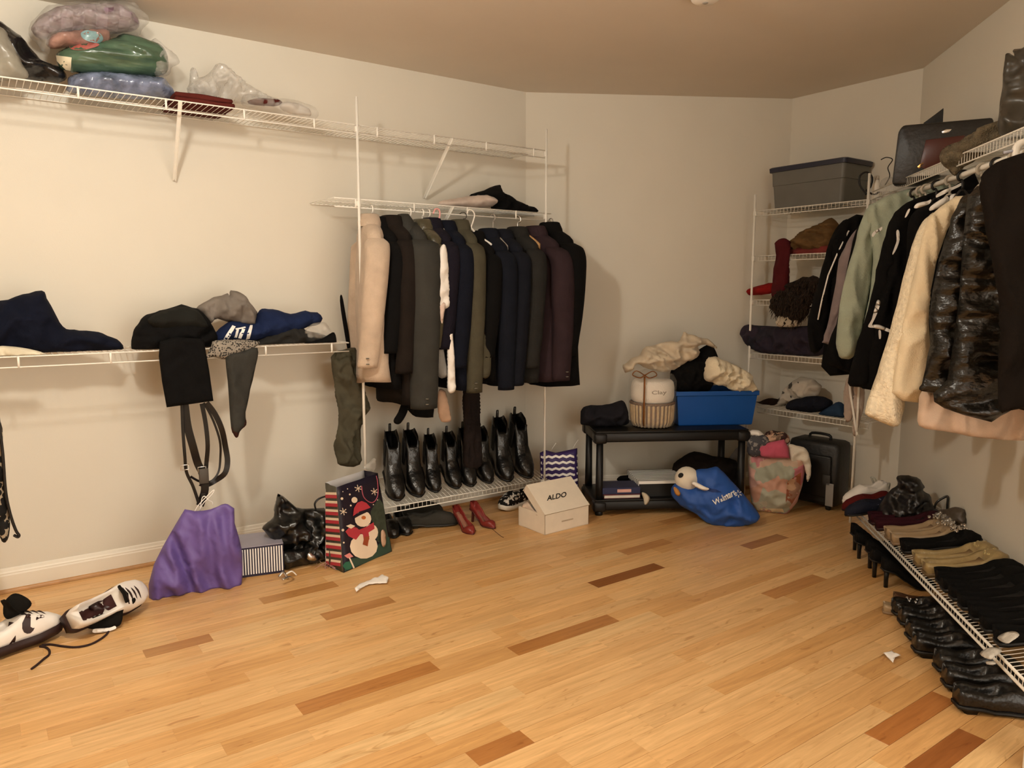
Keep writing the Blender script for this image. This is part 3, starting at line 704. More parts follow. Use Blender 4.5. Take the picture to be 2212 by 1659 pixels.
def shoe(name, label, kind, m, cat='shoe', sole='black_sole', solec='#0e0d0c', lining='#2a211b', group=None, trim=None):
    K = KIND[kind]; L = K['L']; t = thing(name, label, cat, (0, 0, 0), group)
    rings = shoe_sec(L, K['w'], K['bot'], K['rim'], K['dip'], K['dome']); bm = bmesh.new(); add_loft(bm, rings); obj('upper', bm, m, t, local=True)
    ms = mat(sole, solec, .5, .1)
    bm = bmesh.new(); rs = []
    for i in range(15):
        s = i / 14; W = lerp(K['w'], s) * (1.06 if kind != 'sneaker' else 1.08); b = lerp(K['bot'], s) + .003; th = .008 if kind != 'sneaker' else .03
        if kind == 'pump': th = .005
        x = (s - .5) * L * 1.02; rs.append([Vector((x, y, z)) for y, z in ((-W * .9, b - th), (-W, b - th * .5), (-W * .98, b + .002), (W * .98, b + .002), (W, b - th * .5), (W * .9, b - th))])
    add_loft(bm, rs); obj('sole', bm, ms, t, local=True)
    if K['heel']:
        x0, x1, h, hw = K['heel']; bm = bmesh.new(); c = Vector(((x0 + x1) / 2 * L - L / 2, 0, 0)); l = (x1 - x0) * L / 2
        add_loft(bm, [[c + Vector((sx * l * k, sy * hw * k, z)) for sx, sy in ((-1, -.7), (-.7, -1), (.8, -1), (1, -.8), (1, .8), (.8, 1), (-.7, 1), (-1, .7))] for z, k in ((0, .8), (h * .5, .85), (h, 1.1))]); obj('heel', bm, ms, t, local=True)
    bm = bmesh.new(); rs = []                                             # insole seen through the opening
    op = [s for s in [i / 20 for i in range(21)] if lerp(K['dip'], s) > .012]
    for s in op:
        W = lerp(K['w'], s) * .62; z = lerp(K['rim'], s) - min(lerp(K['dip'], s), lerp(K['rim'], s) - lerp(K['bot'], s) - .006) + .0015
        rs.append([Vector(((s - .5) * L, -W, z)), Vector(((s - .5) * L, W, z)), Vector(((s - .5) * L, W, z + .001)), Vector(((s - .5) * L, -W, z + .001))])
    if len(rs) > 1: add_loft(bm, rs); obj('insole', bm, mat('lining_' + lining[1:], lining, .8), t, local=True)
    else: bm.free()
    if kind == 'boot':
        bm = bmesh.new(); z = .262; x = -.5 * L + .01; q = [Vector((x, 0, z - .02)), Vector((x - .004, 0, z + .025)), Vector((x + .004, 0, z + .03)), Vector((x + .01, 0, z - .01))]
        add_tube(bm, spline(q, 3), .006, 6, flat=.4); obj('pull_tab', bm, m, t, local=True)
        for sg in (-1, 1):
            bm = bmesh.new(); rs = []
            for i in range(6):
                f = i / 5; zz = .1 + .13 * f; w = .018 + .012 * f; s = .28; y = sg * (lerp(K['w'], s) + .001); rs.append([Vector(((s - .5) * L - w, y, zz)), Vector(((s - .5) * L + w, y, zz)), Vector(((s - .5) * L + w, y + sg * .002, zz)), Vector(((s - .5) * L - w, y + sg * .002, zz))])
            add_loft(bm, rs); obj('elastic_gusset', bm, mat('elastic', '#191817', .95, .1), t, local=True)
    return t
def place(t, p, yaw, pitch=0, roll=0, sc=1):
    t.location = p; t.rotation_mode = 'XYZ'
    t.rotation_euler = (Matrix.Rotation(yaw, 3, 'Z') @ Matrix.Rotation(pitch, 3, 'Y') @ Matrix.Rotation(roll, 3, 'X')).to_euler(); t.scale = (sc, sc, sc); return t
def clone(t, label): c = copy_tree(t); c['label'] = label; return c
B0 = shoe('ankle_boot', 'leftmost shiny black ankle boot on the shoe shelf, nearest the gift bag', 'boot', M_bleather, 'boot', group='black ankle boots on the shoe shelf')
boots = [(858, 1075), (900, 1068), (942, 1060), (984, 1053), (1018, 1048), (1054, 1042), (1096, 1034), (1136, 1027)]
labs = ['second shiny black ankle boot from the gift bag', 'third black ankle boot from the gift bag, its shaft leaning', 'fourth black ankle boot from the gift bag', 'black boot standing under the end of the long scarf', 'slim black boot with pull tab just right of the long scarf', 'tall black boot second from the right end of the shoe shelf', 'rightmost black boot on the shoe shelf, toe by the shoe box']
for i, (px, py) in enumerate(boots):
    t = B0 if i == 0 else clone(B0, labs[i - 1])
    x = PY(3.88).at(px, py).x; place(t, (x + .04, 4.015, .245), -PI / 2 - .28 + .08 * (i % 2), math.atan(.09 / .352), 0, (1.22, 1.2, 1.05, 1.05, 1.1, 1.08, 1.25, 1.28)[i])
S0 = shoe('dress_shoe', 'left shoe of the black pair on the floor beside the gift bag', 'shoe', M_bleather, group='black shoes on the floor under the shoe shelf')
for i, (px, py) in enumerate(((852, 1163), (880, 1157))):
    t = S0 if i == 0 else clone(S0, 'right shoe of the black pair on the floor beside the gift bag')
    place(t, PZ(0).at(px, py) + Vector((.03, .12, 0)), -PI / 2 - .25, 0, 0, 1.0)
S1 = shoe('loafer', 'dark grey shoe lying sideways on the floor under the shoe shelf', 'shoe', cloth('grey_suede', '#3a3833'), solec='#2a2824', sole='grey_sole')
place(S1, PZ(0).at(940, 1143) + Vector((.02, .06, 0)), -.35, 0, 0, 1.15)
S1b = clone(S1, 'second dark grey shoe half hidden behind its pair under the shoe shelf'); place(S1b, PZ(0).at(915, 1128) + Vector((.05, .13, 0)), -.2, 0, 0, 1.1)
M_red = mat('red_leather', '#7d2a24', .35, .15, 20, .2, 80)
H0 = shoe('red_sandal', 'left dark red high heeled sandal on the floor under the shoe shelf', 'pump', M_red, sole='red_sole', solec='#54201c', lining='#9a6a55', group='dark red heels'); place(H0, PZ(0).at(1010, 1150) + Vector((0.02, .05, .0)), -PI / 2 - .15, 0, .2, 1.0)
H1 = clone(H0, 'right dark red high heeled sandal, nearest the shoe box'); place(H1, PZ(0).at(1046, 1140) + Vector((0.02, .05, .0)), -PI / 2 + .15, 0, -.1, 1.0)
bm = bmesh.new(); pz = PZ(.004); add_tube(bm, spline([pz.at(*p) for p in ((1064, 1143), (1072, 1150), (1082, 1158), (1088, 1161))], 4), .0015, 5); tag(obj('loose_thread', bm, mat('thread', '#4a2d20', .8)), 'thin dark thread on the floor beside the red heels', 'thread')
T0 = shoe('canvas_sneaker', 'black sneaker with white spots and rim behind the shoe box', 'shoe' if False else 'sneaker', pattern('spotted_canvas', 'blotch', '#141312', '#e9e4dc', 38, thr=.56), sole='white_sole', solec='#e4ddd0'); place(T0, PZ(0).at(1102, 1100) + Vector((.05, .02, .006)), .25 + PI, 0, 0, .95)

# ------------------------------------------------------------------ upper left shelf
ZU, ZL, ZM = 2.297, 1.147, 1.912
M_bag = shiny('black_bin_bag', '#121113', 18, .9, .25)
bb = puff('bin_bag', [(-60, 30), (0, 46), (20, 58), (45, 78), (70, 108), (100, 132), (135, 152), (140, 175), (80, 176), (0, 170), (-60, 170)], PY(4.04), M_bag, front=.12, back=.13, fold=.03, fr=5, seed=41, zmin=ZU, crease=.8)
tag(bb, 'black plastic bag slumped at the far left end of the upper shelf', 'bag')
o = puff('pale_bag', [(-80, 70), (-40, 58), (0, 56), (18, 76), (34, 104), (46, 135), (62, 160), (40, 172), (-80, 172)], PY(3.93), shiny('pale_vinyl', '#8e897c', 20, .5, .35, .15), front=.05, back=.1, fold=.02, fr=6, seed=42, zmin=ZU)
tag(o, 'pale grey bag in front of the black plastic bag at the far left', 'bag')
o = puff('blue_bedding', [(148, 182), (152, 163), (200, 155), (270, 159), (340, 167), (364, 177), (376, 198), (372, 215), (250, 212), (150, 200)], PY(4.0), shiny('blue_quilt', '#6f7890', 26, 1, .18, .5), front=.13, back=.15, fold=.02, fr=9, an=(1, .6), ang=-.6, seed=43, zmin=ZU, crease=.8)
tag(o, 'pale blue bedding in crinkled clear plastic at the bottom of the stack', 'bedding', )
o = puff('green_comforter', [(122, 128), (128, 112), (160, 96), (240, 84), (262, 73), (300, 82), (338, 95), (360, 118), (363, 150), (342, 166), (250, 163), (165, 158), (150, 152), (130, 148)], PY(4.0), shiny('green_quilt', '#48604c', 10, .8, .2, .3, (.6, 1, 3)), front=.15, back=.15, fold=.016, fr=6, an=(.35, 1.4), seed=44)
tag(o, 'green comforter in shiny plastic in the middle of the stack', 'bedding')
decal(o, 'paper_insert', [(122, 120), (155, 124), (153, 152), (142, 150), (124, 132)], mat('paper_tag', '#d9cfb4', .7, .04), curve=False, res=8)
decal(o, 'red_fold', [(150, 100), (165, 92), (200, 92), (215, 98), (195, 106), (160, 108)], shiny('coral_print', '#b8635a', 40, .3, .3), curve=True, res=8)
o2 = puff('folded_blanket', [(98, 92), (112, 74), (150, 66), (200, 62), (232, 66), (238, 82), (228, 96), (190, 100), (140, 104), (108, 106)], PY(3.97), shiny('dusty_pink_quilt', '#97756a', 25, .6, .25, .3), front=.12, back=.13, fold=.02, fr=9, seed=45, crease=.5)
tag(o2, 'dusty pink blanket with a pale blue patch between the green and purple bedding', 'bedding')
decal(o2, 'blue_patch', [(174, 72), (190, 66), (215, 72), (222, 84), (212, 92), (190, 88), (178, 82)], shiny('pale_blue_print', '#86aaae', 40, .4, .25), curve=True, res=7)
o3 = puff('purple_blanket', [(68, 64), (78, 42), (100, 26), (130, 14), (200, 8), (262, 11), (290, 32), (300, 52), (286, 70), (240, 72), (180, 68), (130, 76), (92, 84)], PY(4.0), pattern('purple_check', 'check', '#6d5560', '#8b7683', 22, rough=.3), front=.14, back=.15, fold=.02, fr=8, seed=46, crease=.6)
tag(o3, 'purple checked blanket in clear plastic on top of the stack', 'bedding')
puff('clear_wrap', [(60, 72), (78, 38), (125, 8), (270, 6), (302, 26), (322, 44), (310, 60), (296, 78), (240, 80), (170, 80), (120, 92), (100, 116), (82, 96)], PY(3.99), M_film, o3, front=.165, back=.15, fold=.03, fr=10, seed=47)
puff('clear_wrap', [(330, 84), (345, 90), (372, 112), (390, 134), (372, 146), (368, 160), (340, 166), (300, 120)], PY(3.97), M_film, o, front=.05, back=.05, fold=.02, fr=12, seed=48)
# dark red cloth lying flat, seen through the wires
def flat_stack(name, label, cat, c, sx, sy, h, m, yaw=0, layers=2, seed=1, bev=.01, group=None):
    t = thing(name, label, cat, c, group)
    for i in range(layers):
        bm = bmesh.new(); hh = h / layers; M = Matrix.Translation(c) @ Matrix.Rotation(yaw, 4, 'Z')
        k = 1 - .03 * i; n = 14; rs = []
        for j, (z, q) in enumerate(((.0, .97), (.0 + hh * .25, 1), (hh * .75, 1), (hh, .97))):
            r = []
            for (x0, y0), (x1, y1) in zip([(-1, -1), (1, -1), (1, 1), (-1, 1)], [(1, -1), (1, 1), (-1, 1), (-1, -1)]):
                for a in range(n):
                    f = a / n; x = (x0 + (x1 - x0) * f) * sx / 2 * k * q; y = (y0 + (y1 - y0) * f) * sy / 2 * k * q
                    w = noise.noise(Vector((x * 9 + seed, y * 9, i * 3.3))); r.append(M @ Vector((x + .008 * w, y + .008 * w, i * hh + z + (.3 * hh * w if j > 1 else 0))))
            rs.append(r)
        add_loft(bm, rs); obj('fold' if layers > 1 else 'sheet', bm, m[i % len(m)] if isinstance(m, list) else m, t)
    return t
M_dred = cloth('dark_red_cloth', '#54211b'); M_drk2 = cloth('maroon_cloth', '#4a2220')
flat_stack('red_cloth', 'dark red folded cloth lying on the upper shelf, seen through its wires', 'cloth', Vector((.98, 4.02, ZU + .001)), .27, .29, .045, M_dred, layers=2, seed=4)
o = puff('clear_bag', [(408, 206), (410, 165), (414, 142), (424, 152), (430, 168), (452, 158), (474, 136), (500, 152), (530, 176), (560, 200), (588, 214), (570, 228), (500, 224), (430, 214)], PY(4.05), film('clear_film_soft', clear=.6, bs=22), front=.08, back=.06, fold=.03, fr=10, seed=50, zmin=ZU, crease=.5)
tag(o, 'empty crumpled clear plastic bag on the upper shelf beside the red cloth', 'plastic bag')
o = puff('wrapped_garment', [(522, 218), (528, 205), (545, 204), (600, 211), (650, 220), (676, 230), (686, 244), (680, 258), (640, 256), (560, 238), (526, 228)], PY(3.97), M_film, front=.1, back=.12, fold=.02, fr=12, seed=51, zmin=ZU)
t = tag(o, 'flat clear plastic parcel with dark red contents at the shelf middle', 'parcel')
puff('red_contents', [(535, 218), (560, 212), (600, 214), (610, 224), (590, 230), (545, 226)], PY(3.95), M_dred, o, front=.05, back=.08, fold=.01, seed=52, zmin=ZU + .003)
puff('white_contents', [(608, 222), (640, 222), (668, 236), (670, 250), (630, 246), (606, 234)], PY(3.95), cloth('white_print_cloth', '#d8cfc4'), o, front=.05, back=.08, fold=.015, seed=53, zmin=ZU + .003)
# shelf above the coats
o = puff('folded_towel', [(948, 436), (985, 428), (1020, 423), (1045, 420), (1068, 429), (1064, 446), (1000, 450), (955, 448)], PY(4.0), cloth('pale_pink_cloth', '#cbb9ac'), front=.1, back=.1, fold=.012, seed=54, zmin=ZM)
tag(o, 'pale pinkish folded cloth on the shelf above the coats', 'cloth')
o = puff('black_bag', [(1012, 424), (1045, 410), (1079, 399), (1084, 412), (1100, 424), (1130, 440), (1156, 450), (1150, 462), (1075, 460), (1064, 440), (1040, 428)], PY(4.02), M_blk, front=.09, back=.1, fold=.02, fr=8, seed=55, zmin=ZM, crease=.5)
tag(o, 'black cloth bag with a pointed top on the shelf above the coats', 'bag')

# ------------------------------------------------------------------ waist-high shelf
nv = puff('navy_trousers', [(-70, 662), (0, 651), (50, 636), (88, 628), (100, 643), (118, 675), (137, 706), (160, 712), (200, 716), (232, 724), (262, 740), (263, 756), (225, 762), (150, 764), (60, 764), (-70, 764)], PY(3.99), cloth('navy_denim', '#0d1120'), front=.1, back=.13, fold=.022, fr=6, an=(1, 1), seed=61, zmin=ZL, crease=.6)
tag(nv, 'navy trousers heaped on the waist-high shelf at the far left', 'trousers')
o = puff('paper_scrap', [(-60, 756), (-20, 750), (20, 748), (60, 753), (98, 764), (94, 776), (0, 778), (-60, 778)], PY(3.875), cloth('cream_paper', '#d9cfb6', bump=.3), front=.02, back=.03, fold=.012, fr=18, seed=62, zmin=ZL)
tag(o, 'crumpled cream paper under the navy trousers at the shelf edge', 'paper')
t = thing('black_clothes', 'black jersey clothes heaped on the waist-high shelf with a flap hanging down', 'clothes', (.85, 3.98, ZL))
puff('heap', [(284, 745), (287, 722), (292, 706), (303, 690), (320, 680), (345, 671), (380, 661), (416, 662), (440, 677), (456, 698), (468, 720), (470, 745), (456, 766), (400, 768), (340, 768), (290, 764)], PY(3.97), M_blk, t, front=.11, back=.13, fold=.026, fr=7, an=(.6, 1.3), ang=.4, seed=63, zmin=ZL, crease=.6)
puff('hanging_flap', [(343, 770), (345, 738), (382, 728), (440, 732), (445, 762), (452, 800), (461, 866), (412, 873), (360, 880), (350, 825)], PY(3.825), M_blk, t, front=.014, back=.014, fold=.006, fr=6, seed=64, curve=False)
puff('rolled_brim', [(318, 690), (345, 674), (382, 664), (416, 666), (440, 684), (450, 706), (420, 716), (370, 718), (330, 708)], PY(3.90), cloth('black_felt', '#1c1c19'), t, front=.07, back=.05, fold=.01, fr=5, seed=65)
o = puff('grey_shirt', [(424, 664), (450, 648), (470, 640), (490, 634), (495, 641), (498, 627), (520, 632), (536, 647), (545, 662), (556, 680), (552, 695), (545, 704), (500, 697), (470, 690), (455, 700), (440, 682)], PY(3.98), cloth('warm_grey_cloth', '#7a726a'), front=.09, back=.1, fold=.024, fr=9, an=(1.2, .7), ang=.6, seed=66, crease=1)
tag(o, 'crumpled warm grey shirt on top of the clothes on the waist-high shelf', 'shirt')
j = puff('navy_jersey', [(462, 728), (468, 714), (482, 704), (500, 692), (545, 698), (556, 680), (566, 668), (590, 668), (628, 678), (660, 671), (693, 680), (690, 700), (665, 706), (645, 716), (600, 728), (545, 738), (500, 740), (466, 740)], PY(3.96), cloth('royal_navy', '#182445'), front=.1, back=.12, fold=.016, fr=8, seed=67, crease=.5)
tag(j, 'navy sports jersey with white sleeve stripes folded on the waist-high shelf', 'jersey')
bv = bvh_of(j)
for pts in ([(483, 733), (492, 733), (509, 706), (502, 703)], [(531, 733), (539, 731), (546, 703), (540, 703)]): decal(j, 'white_stripe', pts, M_print_w, bv=bv)
for pts in ([(506, 728), (511, 712), (516, 712), (511, 729)], [(514, 730), (523, 710), (530, 712), (527, 718), (521, 731)], [(508, 710), (530, 706), (531, 709), (509, 713)]): decal(j, 'white_number', pts, M_print_w, bv=bv)
o = puff('dark_grey_trousers', [(545, 742), (560, 732), (600, 716), (640, 702), (662, 714), (692, 721), (722, 736), (724, 746), (640, 750), (560, 752)], PY(3.93), M_dgrey, front=.06, back=.1, fold=.016, fr=9, seed=68, zmin=ZL, crease=.5)
tag(o, 'dark grey trousers folded under the navy jersey', 'trousers')
o = puff('clear_packet', [(658, 716), (670, 702), (698, 695), (712, 710), (710, 728), (684, 732), (664, 728)], PY(3.89), film('silver_film', clear=.72, bs=70), front=.03, back=.03, fold=.02, fr=16, seed=69)
tag(o, 'crinkled clear plastic packet at the right end of the clothes pile', 'packet')
o = puff('black_pouch', [(655, 742), (690, 734), (708, 724), (722, 718), (727, 738), (720, 745), (680, 748)], PY(3.875), M_blk, front=.025, back=.05, fold=.006, seed=70, zmin=ZL)
tag(o, 'black pouch at the right end of the waist-high shelf', 'pouch')
o = puff('mesh_scarf', [(446, 772), (456, 748), (466, 735), (520, 734), (560, 738), (552, 750), (522, 765), (486, 776), (462, 772)], PY(3.825), pattern('fishnet', 'dots', '#2a2825', '#8d857a', 110, thr=.42), front=.018, back=.03, fold=.01, seed=71)
tag(o, 'grey and black patterned scarf draped over the shelf edge', 'scarf')
t = thing('grey_sleeve', 'dark grey sleeve hanging limp below the waist-high shelf', 'sleeve', PY(3.81).at(515, 945))
puff('sleeve', [(487, 775), (492, 764), (520, 760), (556, 752), (553, 790), (541, 840), (531, 890), (531, 915), (518, 932), (508, 938), (499, 925), (494, 850)], PY(3.812), M_char, t, front=.02, back=.025, fold=.008, fr=6, an=(1.5, .5), seed=72)
puff('cuff', [(499, 922), (516, 922), (530, 905), (532, 918), (519, 931), (514, 944), (507, 943)], PY(3.808), cloth('rust_cuff', '#3a211b'), t, front=.021, back=.022, fold=.004, seed=73)
# straps
t = thing('strap_bag', 'black leather straps and buckles hanging in loops below the black flap', 'bag', PY(3.83).at(432, 1092)); pl = PY(3.84)
M_strap = mat('strap_leather', '#171310', .4, .1, 20, .1, 100)
for pts, w in (([(446, 870), (462, 892), (476, 925), (487, 965), (490, 995), (483, 1020), (465, 1038), (445, 1046), (430, 1042)], .013), ([(399, 874), (404, 920), (415, 965), (427, 1000), (436, 1022), (440, 1055), (432, 1092)], .018),
               ([(436, 872), (443, 915), (446, 960), (446, 1000), (441, 1040), (436, 1075)], .010), ([(393, 872), (394, 930), (397, 985), (403, 1020), (416, 1050), (428, 1088)], .007), ([(440, 870), (458, 905), (472, 950), (476, 990), (470, 1020), (452, 1038), (432, 1040), (410, 1028)], .005)):
    bm = bmesh.new(); add_ribbon(bm, spline([pl.at(*p) + Vector((0, -.012 * (i % 3), 0)) for i, p in enumerate(pts)], 5), w, Vector((-.4, -.91, 0))); obj('strap', bm, M_strap, t, sharp=.6)
for px, py in ((397, 1008), (434, 1012)):
    bm = bmesh.new(); p = pl.at(px, py) - Y1 * .02; add_tube(bm, [p + Vector(v) for v in ((-.018, 0, -.012), (.018, 0, -.012), (.018, 0, .012), (-.018, 0, .012))], .003, 6, closed=True); obj('buckle', bm, M_chrome, t)
bm = bmesh.new(); p = pl.at(437, 1026); add_box(bm, p - Y1 * .03, .045, .012, .075, bev=.004); obj('keeper', bm, mat('brown_leather', '#4a443c', .5, .1), t)
# leopard bag at the very edge
t = thing('leopard_scarf', 'leopard print scarf hanging at the left edge of the view', 'scarf', PY(3.83).at(10, 1170))
puff('scarf', [(-60, 900), (-5, 905), (6, 940), (9, 1000), (14, 1080), (22, 1130), (16, 1168), (4, 1170), (-10, 1140), (-60, 1120)], PY(3.83), pattern('leopard', 'dots', '#15120f', '#a3937c', 34, thr=.62), t, front=.02, back=.03, fold=.01, seed=75)
bm = bmesh.new(); add_tube(bm, spline([PY(3.81).at(*p) for p in ((-4, 900), (6, 980), (12, 1060), (22, 1110), (34, 1145), (41, 1156), (38, 1160), (30, 1156))], 5), .012, 8, flat=.5); obj('strap', bm, M_strap, t)

# ------------------------------------------------------------------ on the floor by the left wall
PF = PZ(0)
def vert_plane(a, b):
    """upright plane through two floor points"""
    p, q = PF.at(*a), PF.at(*b); u = (q - p).normalized(); return Plane(p, (u.y, -u.x, 0))
pl = vert_plane((322, 1300), (523, 1271)); pl2 = Plane(pl.O + pl.N * -.07, pl.N)
t = thing('purple_bag', 'purple paper gift bag slumped on the floor against the baseboard', 'bag', pl2.at(420, 1290))
pb = puff('bag_body', [(322, 1301), (321, 1262), (332, 1220), (352, 1180), (372, 1145), (388, 1118), (399, 1100), (420, 1104), (440, 1103), (456, 1100), (478, 1091), (492, 1089), (506, 1098), (507, 1130), (516, 1160), (524, 1195), (524, 1240), (521, 1272), (470, 1280), (400, 1290)], Plane(pl.O + pl.N * -.05, pl.N), mat('purple_paper', '#685496', .5, .05, 9), t, front=.05, back=.1, fold=.028, fr=5, an=(1.5, .45), ang=.25, seed=81, zmin=.0, crease=.7, curve=False, res=.014)
bm = bmesh.new(); q = Plane(pl.O + pl.N * -.06, pl.N)
add_tube(bm, spline([q.at(*p) for p in ((420, 1106), (428, 1092), (445, 1074), (462, 1058), (458, 1068), (440, 1086), (432, 1100))], 4), .0022, 6); obj('cord_handle', bm, M_print_w, t)
bm = bmesh.new(); q = Plane(pl.O + pl.N * -.09, pl.N); add_tube(bm, spline([q.at(*p) for p in ((432, 1104), (436, 1078), (442, 1072), (450, 1080), (458, 1084), (460, 1090))], 4), .0022, 6); obj('cord_handle', bm, M_print_w, t)
# silver box
p, q = PF.at(518, 1249), PF.at(614, 1236); u = (q - p).normalized(); n = Vector((u.y, -u.x, 0)); hb = .155; Lb = (q - p).length
t = thing('striped_box', 'low silver box with black and white striped front beside the purple bag', 'box', p)
bm = bmesh.new(); add_box(bm, (p + q) / 2 - n * .12 + ZZ * (hb / 2), Lb, .24, hb, frame(Vector(), u, ZZ, -n).to_3x3().to_4x4() if False else None) if False else add_loft(bm, [[a - n * d + ZZ * z for a, d in ((p, 0), (q, 0), (q, .22), (p, .22))] for z in (0, hb)])
obj('carton', bm, mat('silver_card', '#9c99a6', .4, .06), t, smooth=False)
k = 17
for i in range(k):
    if i % 1 == 0:
        a = p + u * (Lb * (i + .1) / k); b = p + u * (Lb * (i + .6) / k); bm = bmesh.new()
        add_loft(bm, [[x + n * d + ZZ * z for x, d in ((a, .0002), (b, .0002), (b, .0015), (a, .0015))] for z in (.012, hb - .012)]); obj('white_stripe', bm, M_print_w, t, smooth=False)
bm = bmesh.new(); add_loft(bm, [[x + n * d + ZZ * z for x, d in ((p, .0001), (q, .0001), (q, .0006), (p, .0006))] for z in (.0, hb - .004)]); obj('dark_front', bm, mat('dark_violet_card', '#241f35', .5, .03), t, smooth=False)
# black tote
pl = PY(3.83)
t = thing('black_tote', 'black shiny shopping bag collapsed against the gift bag', 'bag', pl.at(650, 1205))
tb = puff('bag_body', [(566, 1142), (578, 1130), (592, 1120), (596, 1090), (600, 1066), (612, 1072), (640, 1096), (655, 1099), (700, 1097), (714, 1122), (716, 1180), (706, 1204), (690, 1212), (655, 1216), (618, 1214), (611, 1196), (608, 1180), (588, 1166)], Plane((0, 3.80, 0), (0, -1, 0)), shiny('black_vinyl', '#0b0b0a', 12, .6, .28), t, front=.09, back=.1, fold=.03, fr=6, seed=82, zmin=0, crease=1, curve=False)
bm = bmesh.new(); add_tube(bm, spline([PY(3.78).at(*p) for p in ((682, 1100), (680, 1088), (688, 1078), (704, 1072), (716, 1074), (722, 1086))], 5), .008, 8, flat=.6); obj('handle', bm, M_bleather, t)
puff('silver_label', [(664, 1196), (674, 1192), (684, 1206), (678, 1212), (664, 1208)], PY(3.66), M_chrome, t, front=.006, back=.006, fold=.002, seed=83)
puff('lower_folds', [(606, 1195), (640, 1186), (690, 1182), (708, 1200), (690, 1214), (640, 1224), (612, 1228)], PY(3.72), M_bleather, t, front=.03, back=.05, fold=.015, fr=10, seed=88, zmin=.002)
t = thing('silver_clasp', 'small crumpled silver and black clasp on the floor under the black bag', 'clasp', PF.at(620, 1250))
for i, (a, b, c) in enumerate((((602, 1246), (612, 1236), (622, 1250)), ((618, 1240), (630, 1234), (640, 1242)), ((610, 1252), (626, 1246), (634, 1250)))):
    bm = bmesh.new(); add_tube(bm, spline([PZ(.012 + .01 * i).at(*a), PZ(.03).at(*b), PZ(.006).at(*c)], 5), .007, 8, flat=.5); obj('ring', bm, M_chrome if i != 1 else M_wplas, t)
# snowman gift bag
a, b, c = PF.at(743, 1237), PF.at(846, 1191), PF.at(704, 1222); u = (b - a).normalized(); n = Vector((-u.y, u.x, 0)); Lb = (b - a).length; dp = (c - a).length; HB = .445
t = thing('gift_bag', 'christmas gift bag with a snowman on the front and striped sides', 'bag', a)
def wall_sheet(p, q, r, s, m, name, th=.002, parent=None):
    bm = bmesh.new(); nn_ = (q - p).cross(s - p).normalized() * th; N1, N2 = 8, 10; G1 = []
    for L in (0, 1):
        G1.append([[bm.verts.new(p.lerp(q, i / N1).lerp(s.lerp(r, i / N1), j / N2) + nn_ * (L - .5) + nn_ * 3 * noise.noise(Vector((i * .5, j * .35, 1.7)))) for i in range(N1 + 1)] for j in range(N2 + 1)])
    for L in (0, 1):
        for j in range(N2):
            for i in range(N1):
                f = (G1[L][j][i], G1[L][j][i + 1], G1[L][j + 1][i + 1], G1[L][j + 1][i]); bm.faces.new(f if L else f[::-1])
    A, B = G1; 
    rim = [(0, i) for i in range(N1)] + [(j, N1) for j in range(N2)] + [(N2, i) for i in range(N1, 0, -1)] + [(j, 0) for j in range(N2, 0, -1)]
    for (j, i), (j2, i2) in zip(rim, rim[1:] + rim[:1]): bm.faces.new((A[j][i], A[j2][i2], B[j2][i2], B[j][i]))
    return obj(name, bm, m, parent)
d = c + u * Lb * .96; T = lambda p, k=0, s=0: p + ZZ * HB + u * k + n * s
fa, fb, fc, fd = T(a, -.015, .02), T(b, -.05, .045), T(c, .0, -.015), T(d, -.05, .0)
M_nv = mat('midnight_print', '#1d1827', .35, .1); M_grn = mat('pine_print', '#2f4a40', .4, .15, 12); M_sil = mat('silver_lining', '#c9c6c6', .3, .05)
fr_ = wall_sheet(a, b, fb, fa, M_nv, 'front_panel', parent=t)
si_ = wall_sheet(c, a, fa, fc, mat('grey_green_print', '#4c4a3e', .45, .08), 'side_panel', parent=t)
wall_sheet(d, c, fc, fd, M_sil, 'back_panel', parent=t); wall_sheet(b, d, fd, fb, M_nv, 'side_panel', parent=t)
bm = bmesh.new(); add_loft(bm, [[x + ZZ * z for x in (a, b, d, c)] for z in (.001, .004)]); obj('base', bm, M_grn, t)
bv = bvh_of(fr_); bvs = bvh_of(si_)
M_pr = mat('red_print', '#b93a46', .45, .08); M_pc = mat('cream_print', '#f1ddc4', .45, .04)
nS = (a - c).cross(ZZ).normalized(); nS = nS if nS.dot(EYE - a) > 0 else -nS
def SP(q, v, k): return c.lerp(a, q).lerp(fc.lerp(fa, q), v) + nS * k + bvs.find_nearest(c.lerp(a, q).lerp(fc.lerp(fa, q), v))[0] * 0
for i in range(9):
    v = .94 - .1 * i
    for nm, m_, d0, d1, k in (('white_stripe', M_pc, 0, .028, .003), ('red_stripe', M_pr, .03, .068, .003)):
        bm = bmesh.new(); add_loft(bm, [[SP(q, v - d + (-.05 if q < .5 else .0), k_) for k_ in (.0025, .0035)] for q, d in ()] or [[SP(.03, v - d0 - .05, z), SP(.97, v - d0, z), SP(.97, v - d1, z), SP(.03, v - d1 - .05, z)] for z in (.0015, .0035)]); obj(nm, bm, m_, si_, smooth=False)
E_ = lambda cx, cy, rx, ry, k=14, r=0: [(cx + rx * math.cos(2 * PI * i / k) * math.cos(r) - ry * math.sin(2 * PI * i / k) * math.sin(r), cy + rx * math.cos(2 * PI * i / k) * math.sin(r) + ry * math.sin(2 * PI * i / k) * math.cos(r)) for i in range(k)]
D = lambda nm, pts, m, lift, **k: decal(fr_, nm, pts, m, bv=bv, lift=lift, **k)
D('green_ground', [(741, 1236), (741, 1222), (760, 1206), (800, 1200), (825, 1165), (840, 1160), (845, 1190), (800, 1211)], M_grn, .0015)
D('green_tree', [(800, 1105), (818, 1075), (828, 1090), (836, 1150), (842, 1180), (815, 1170), (806, 1140)], mat('fir_print', '#3a4438', .5, .3, 40), .0014)
D('green_bauble', E_(750, 1222, 9, 9), mat('green_gloss', '#2f6b55', .25, .05), .003)
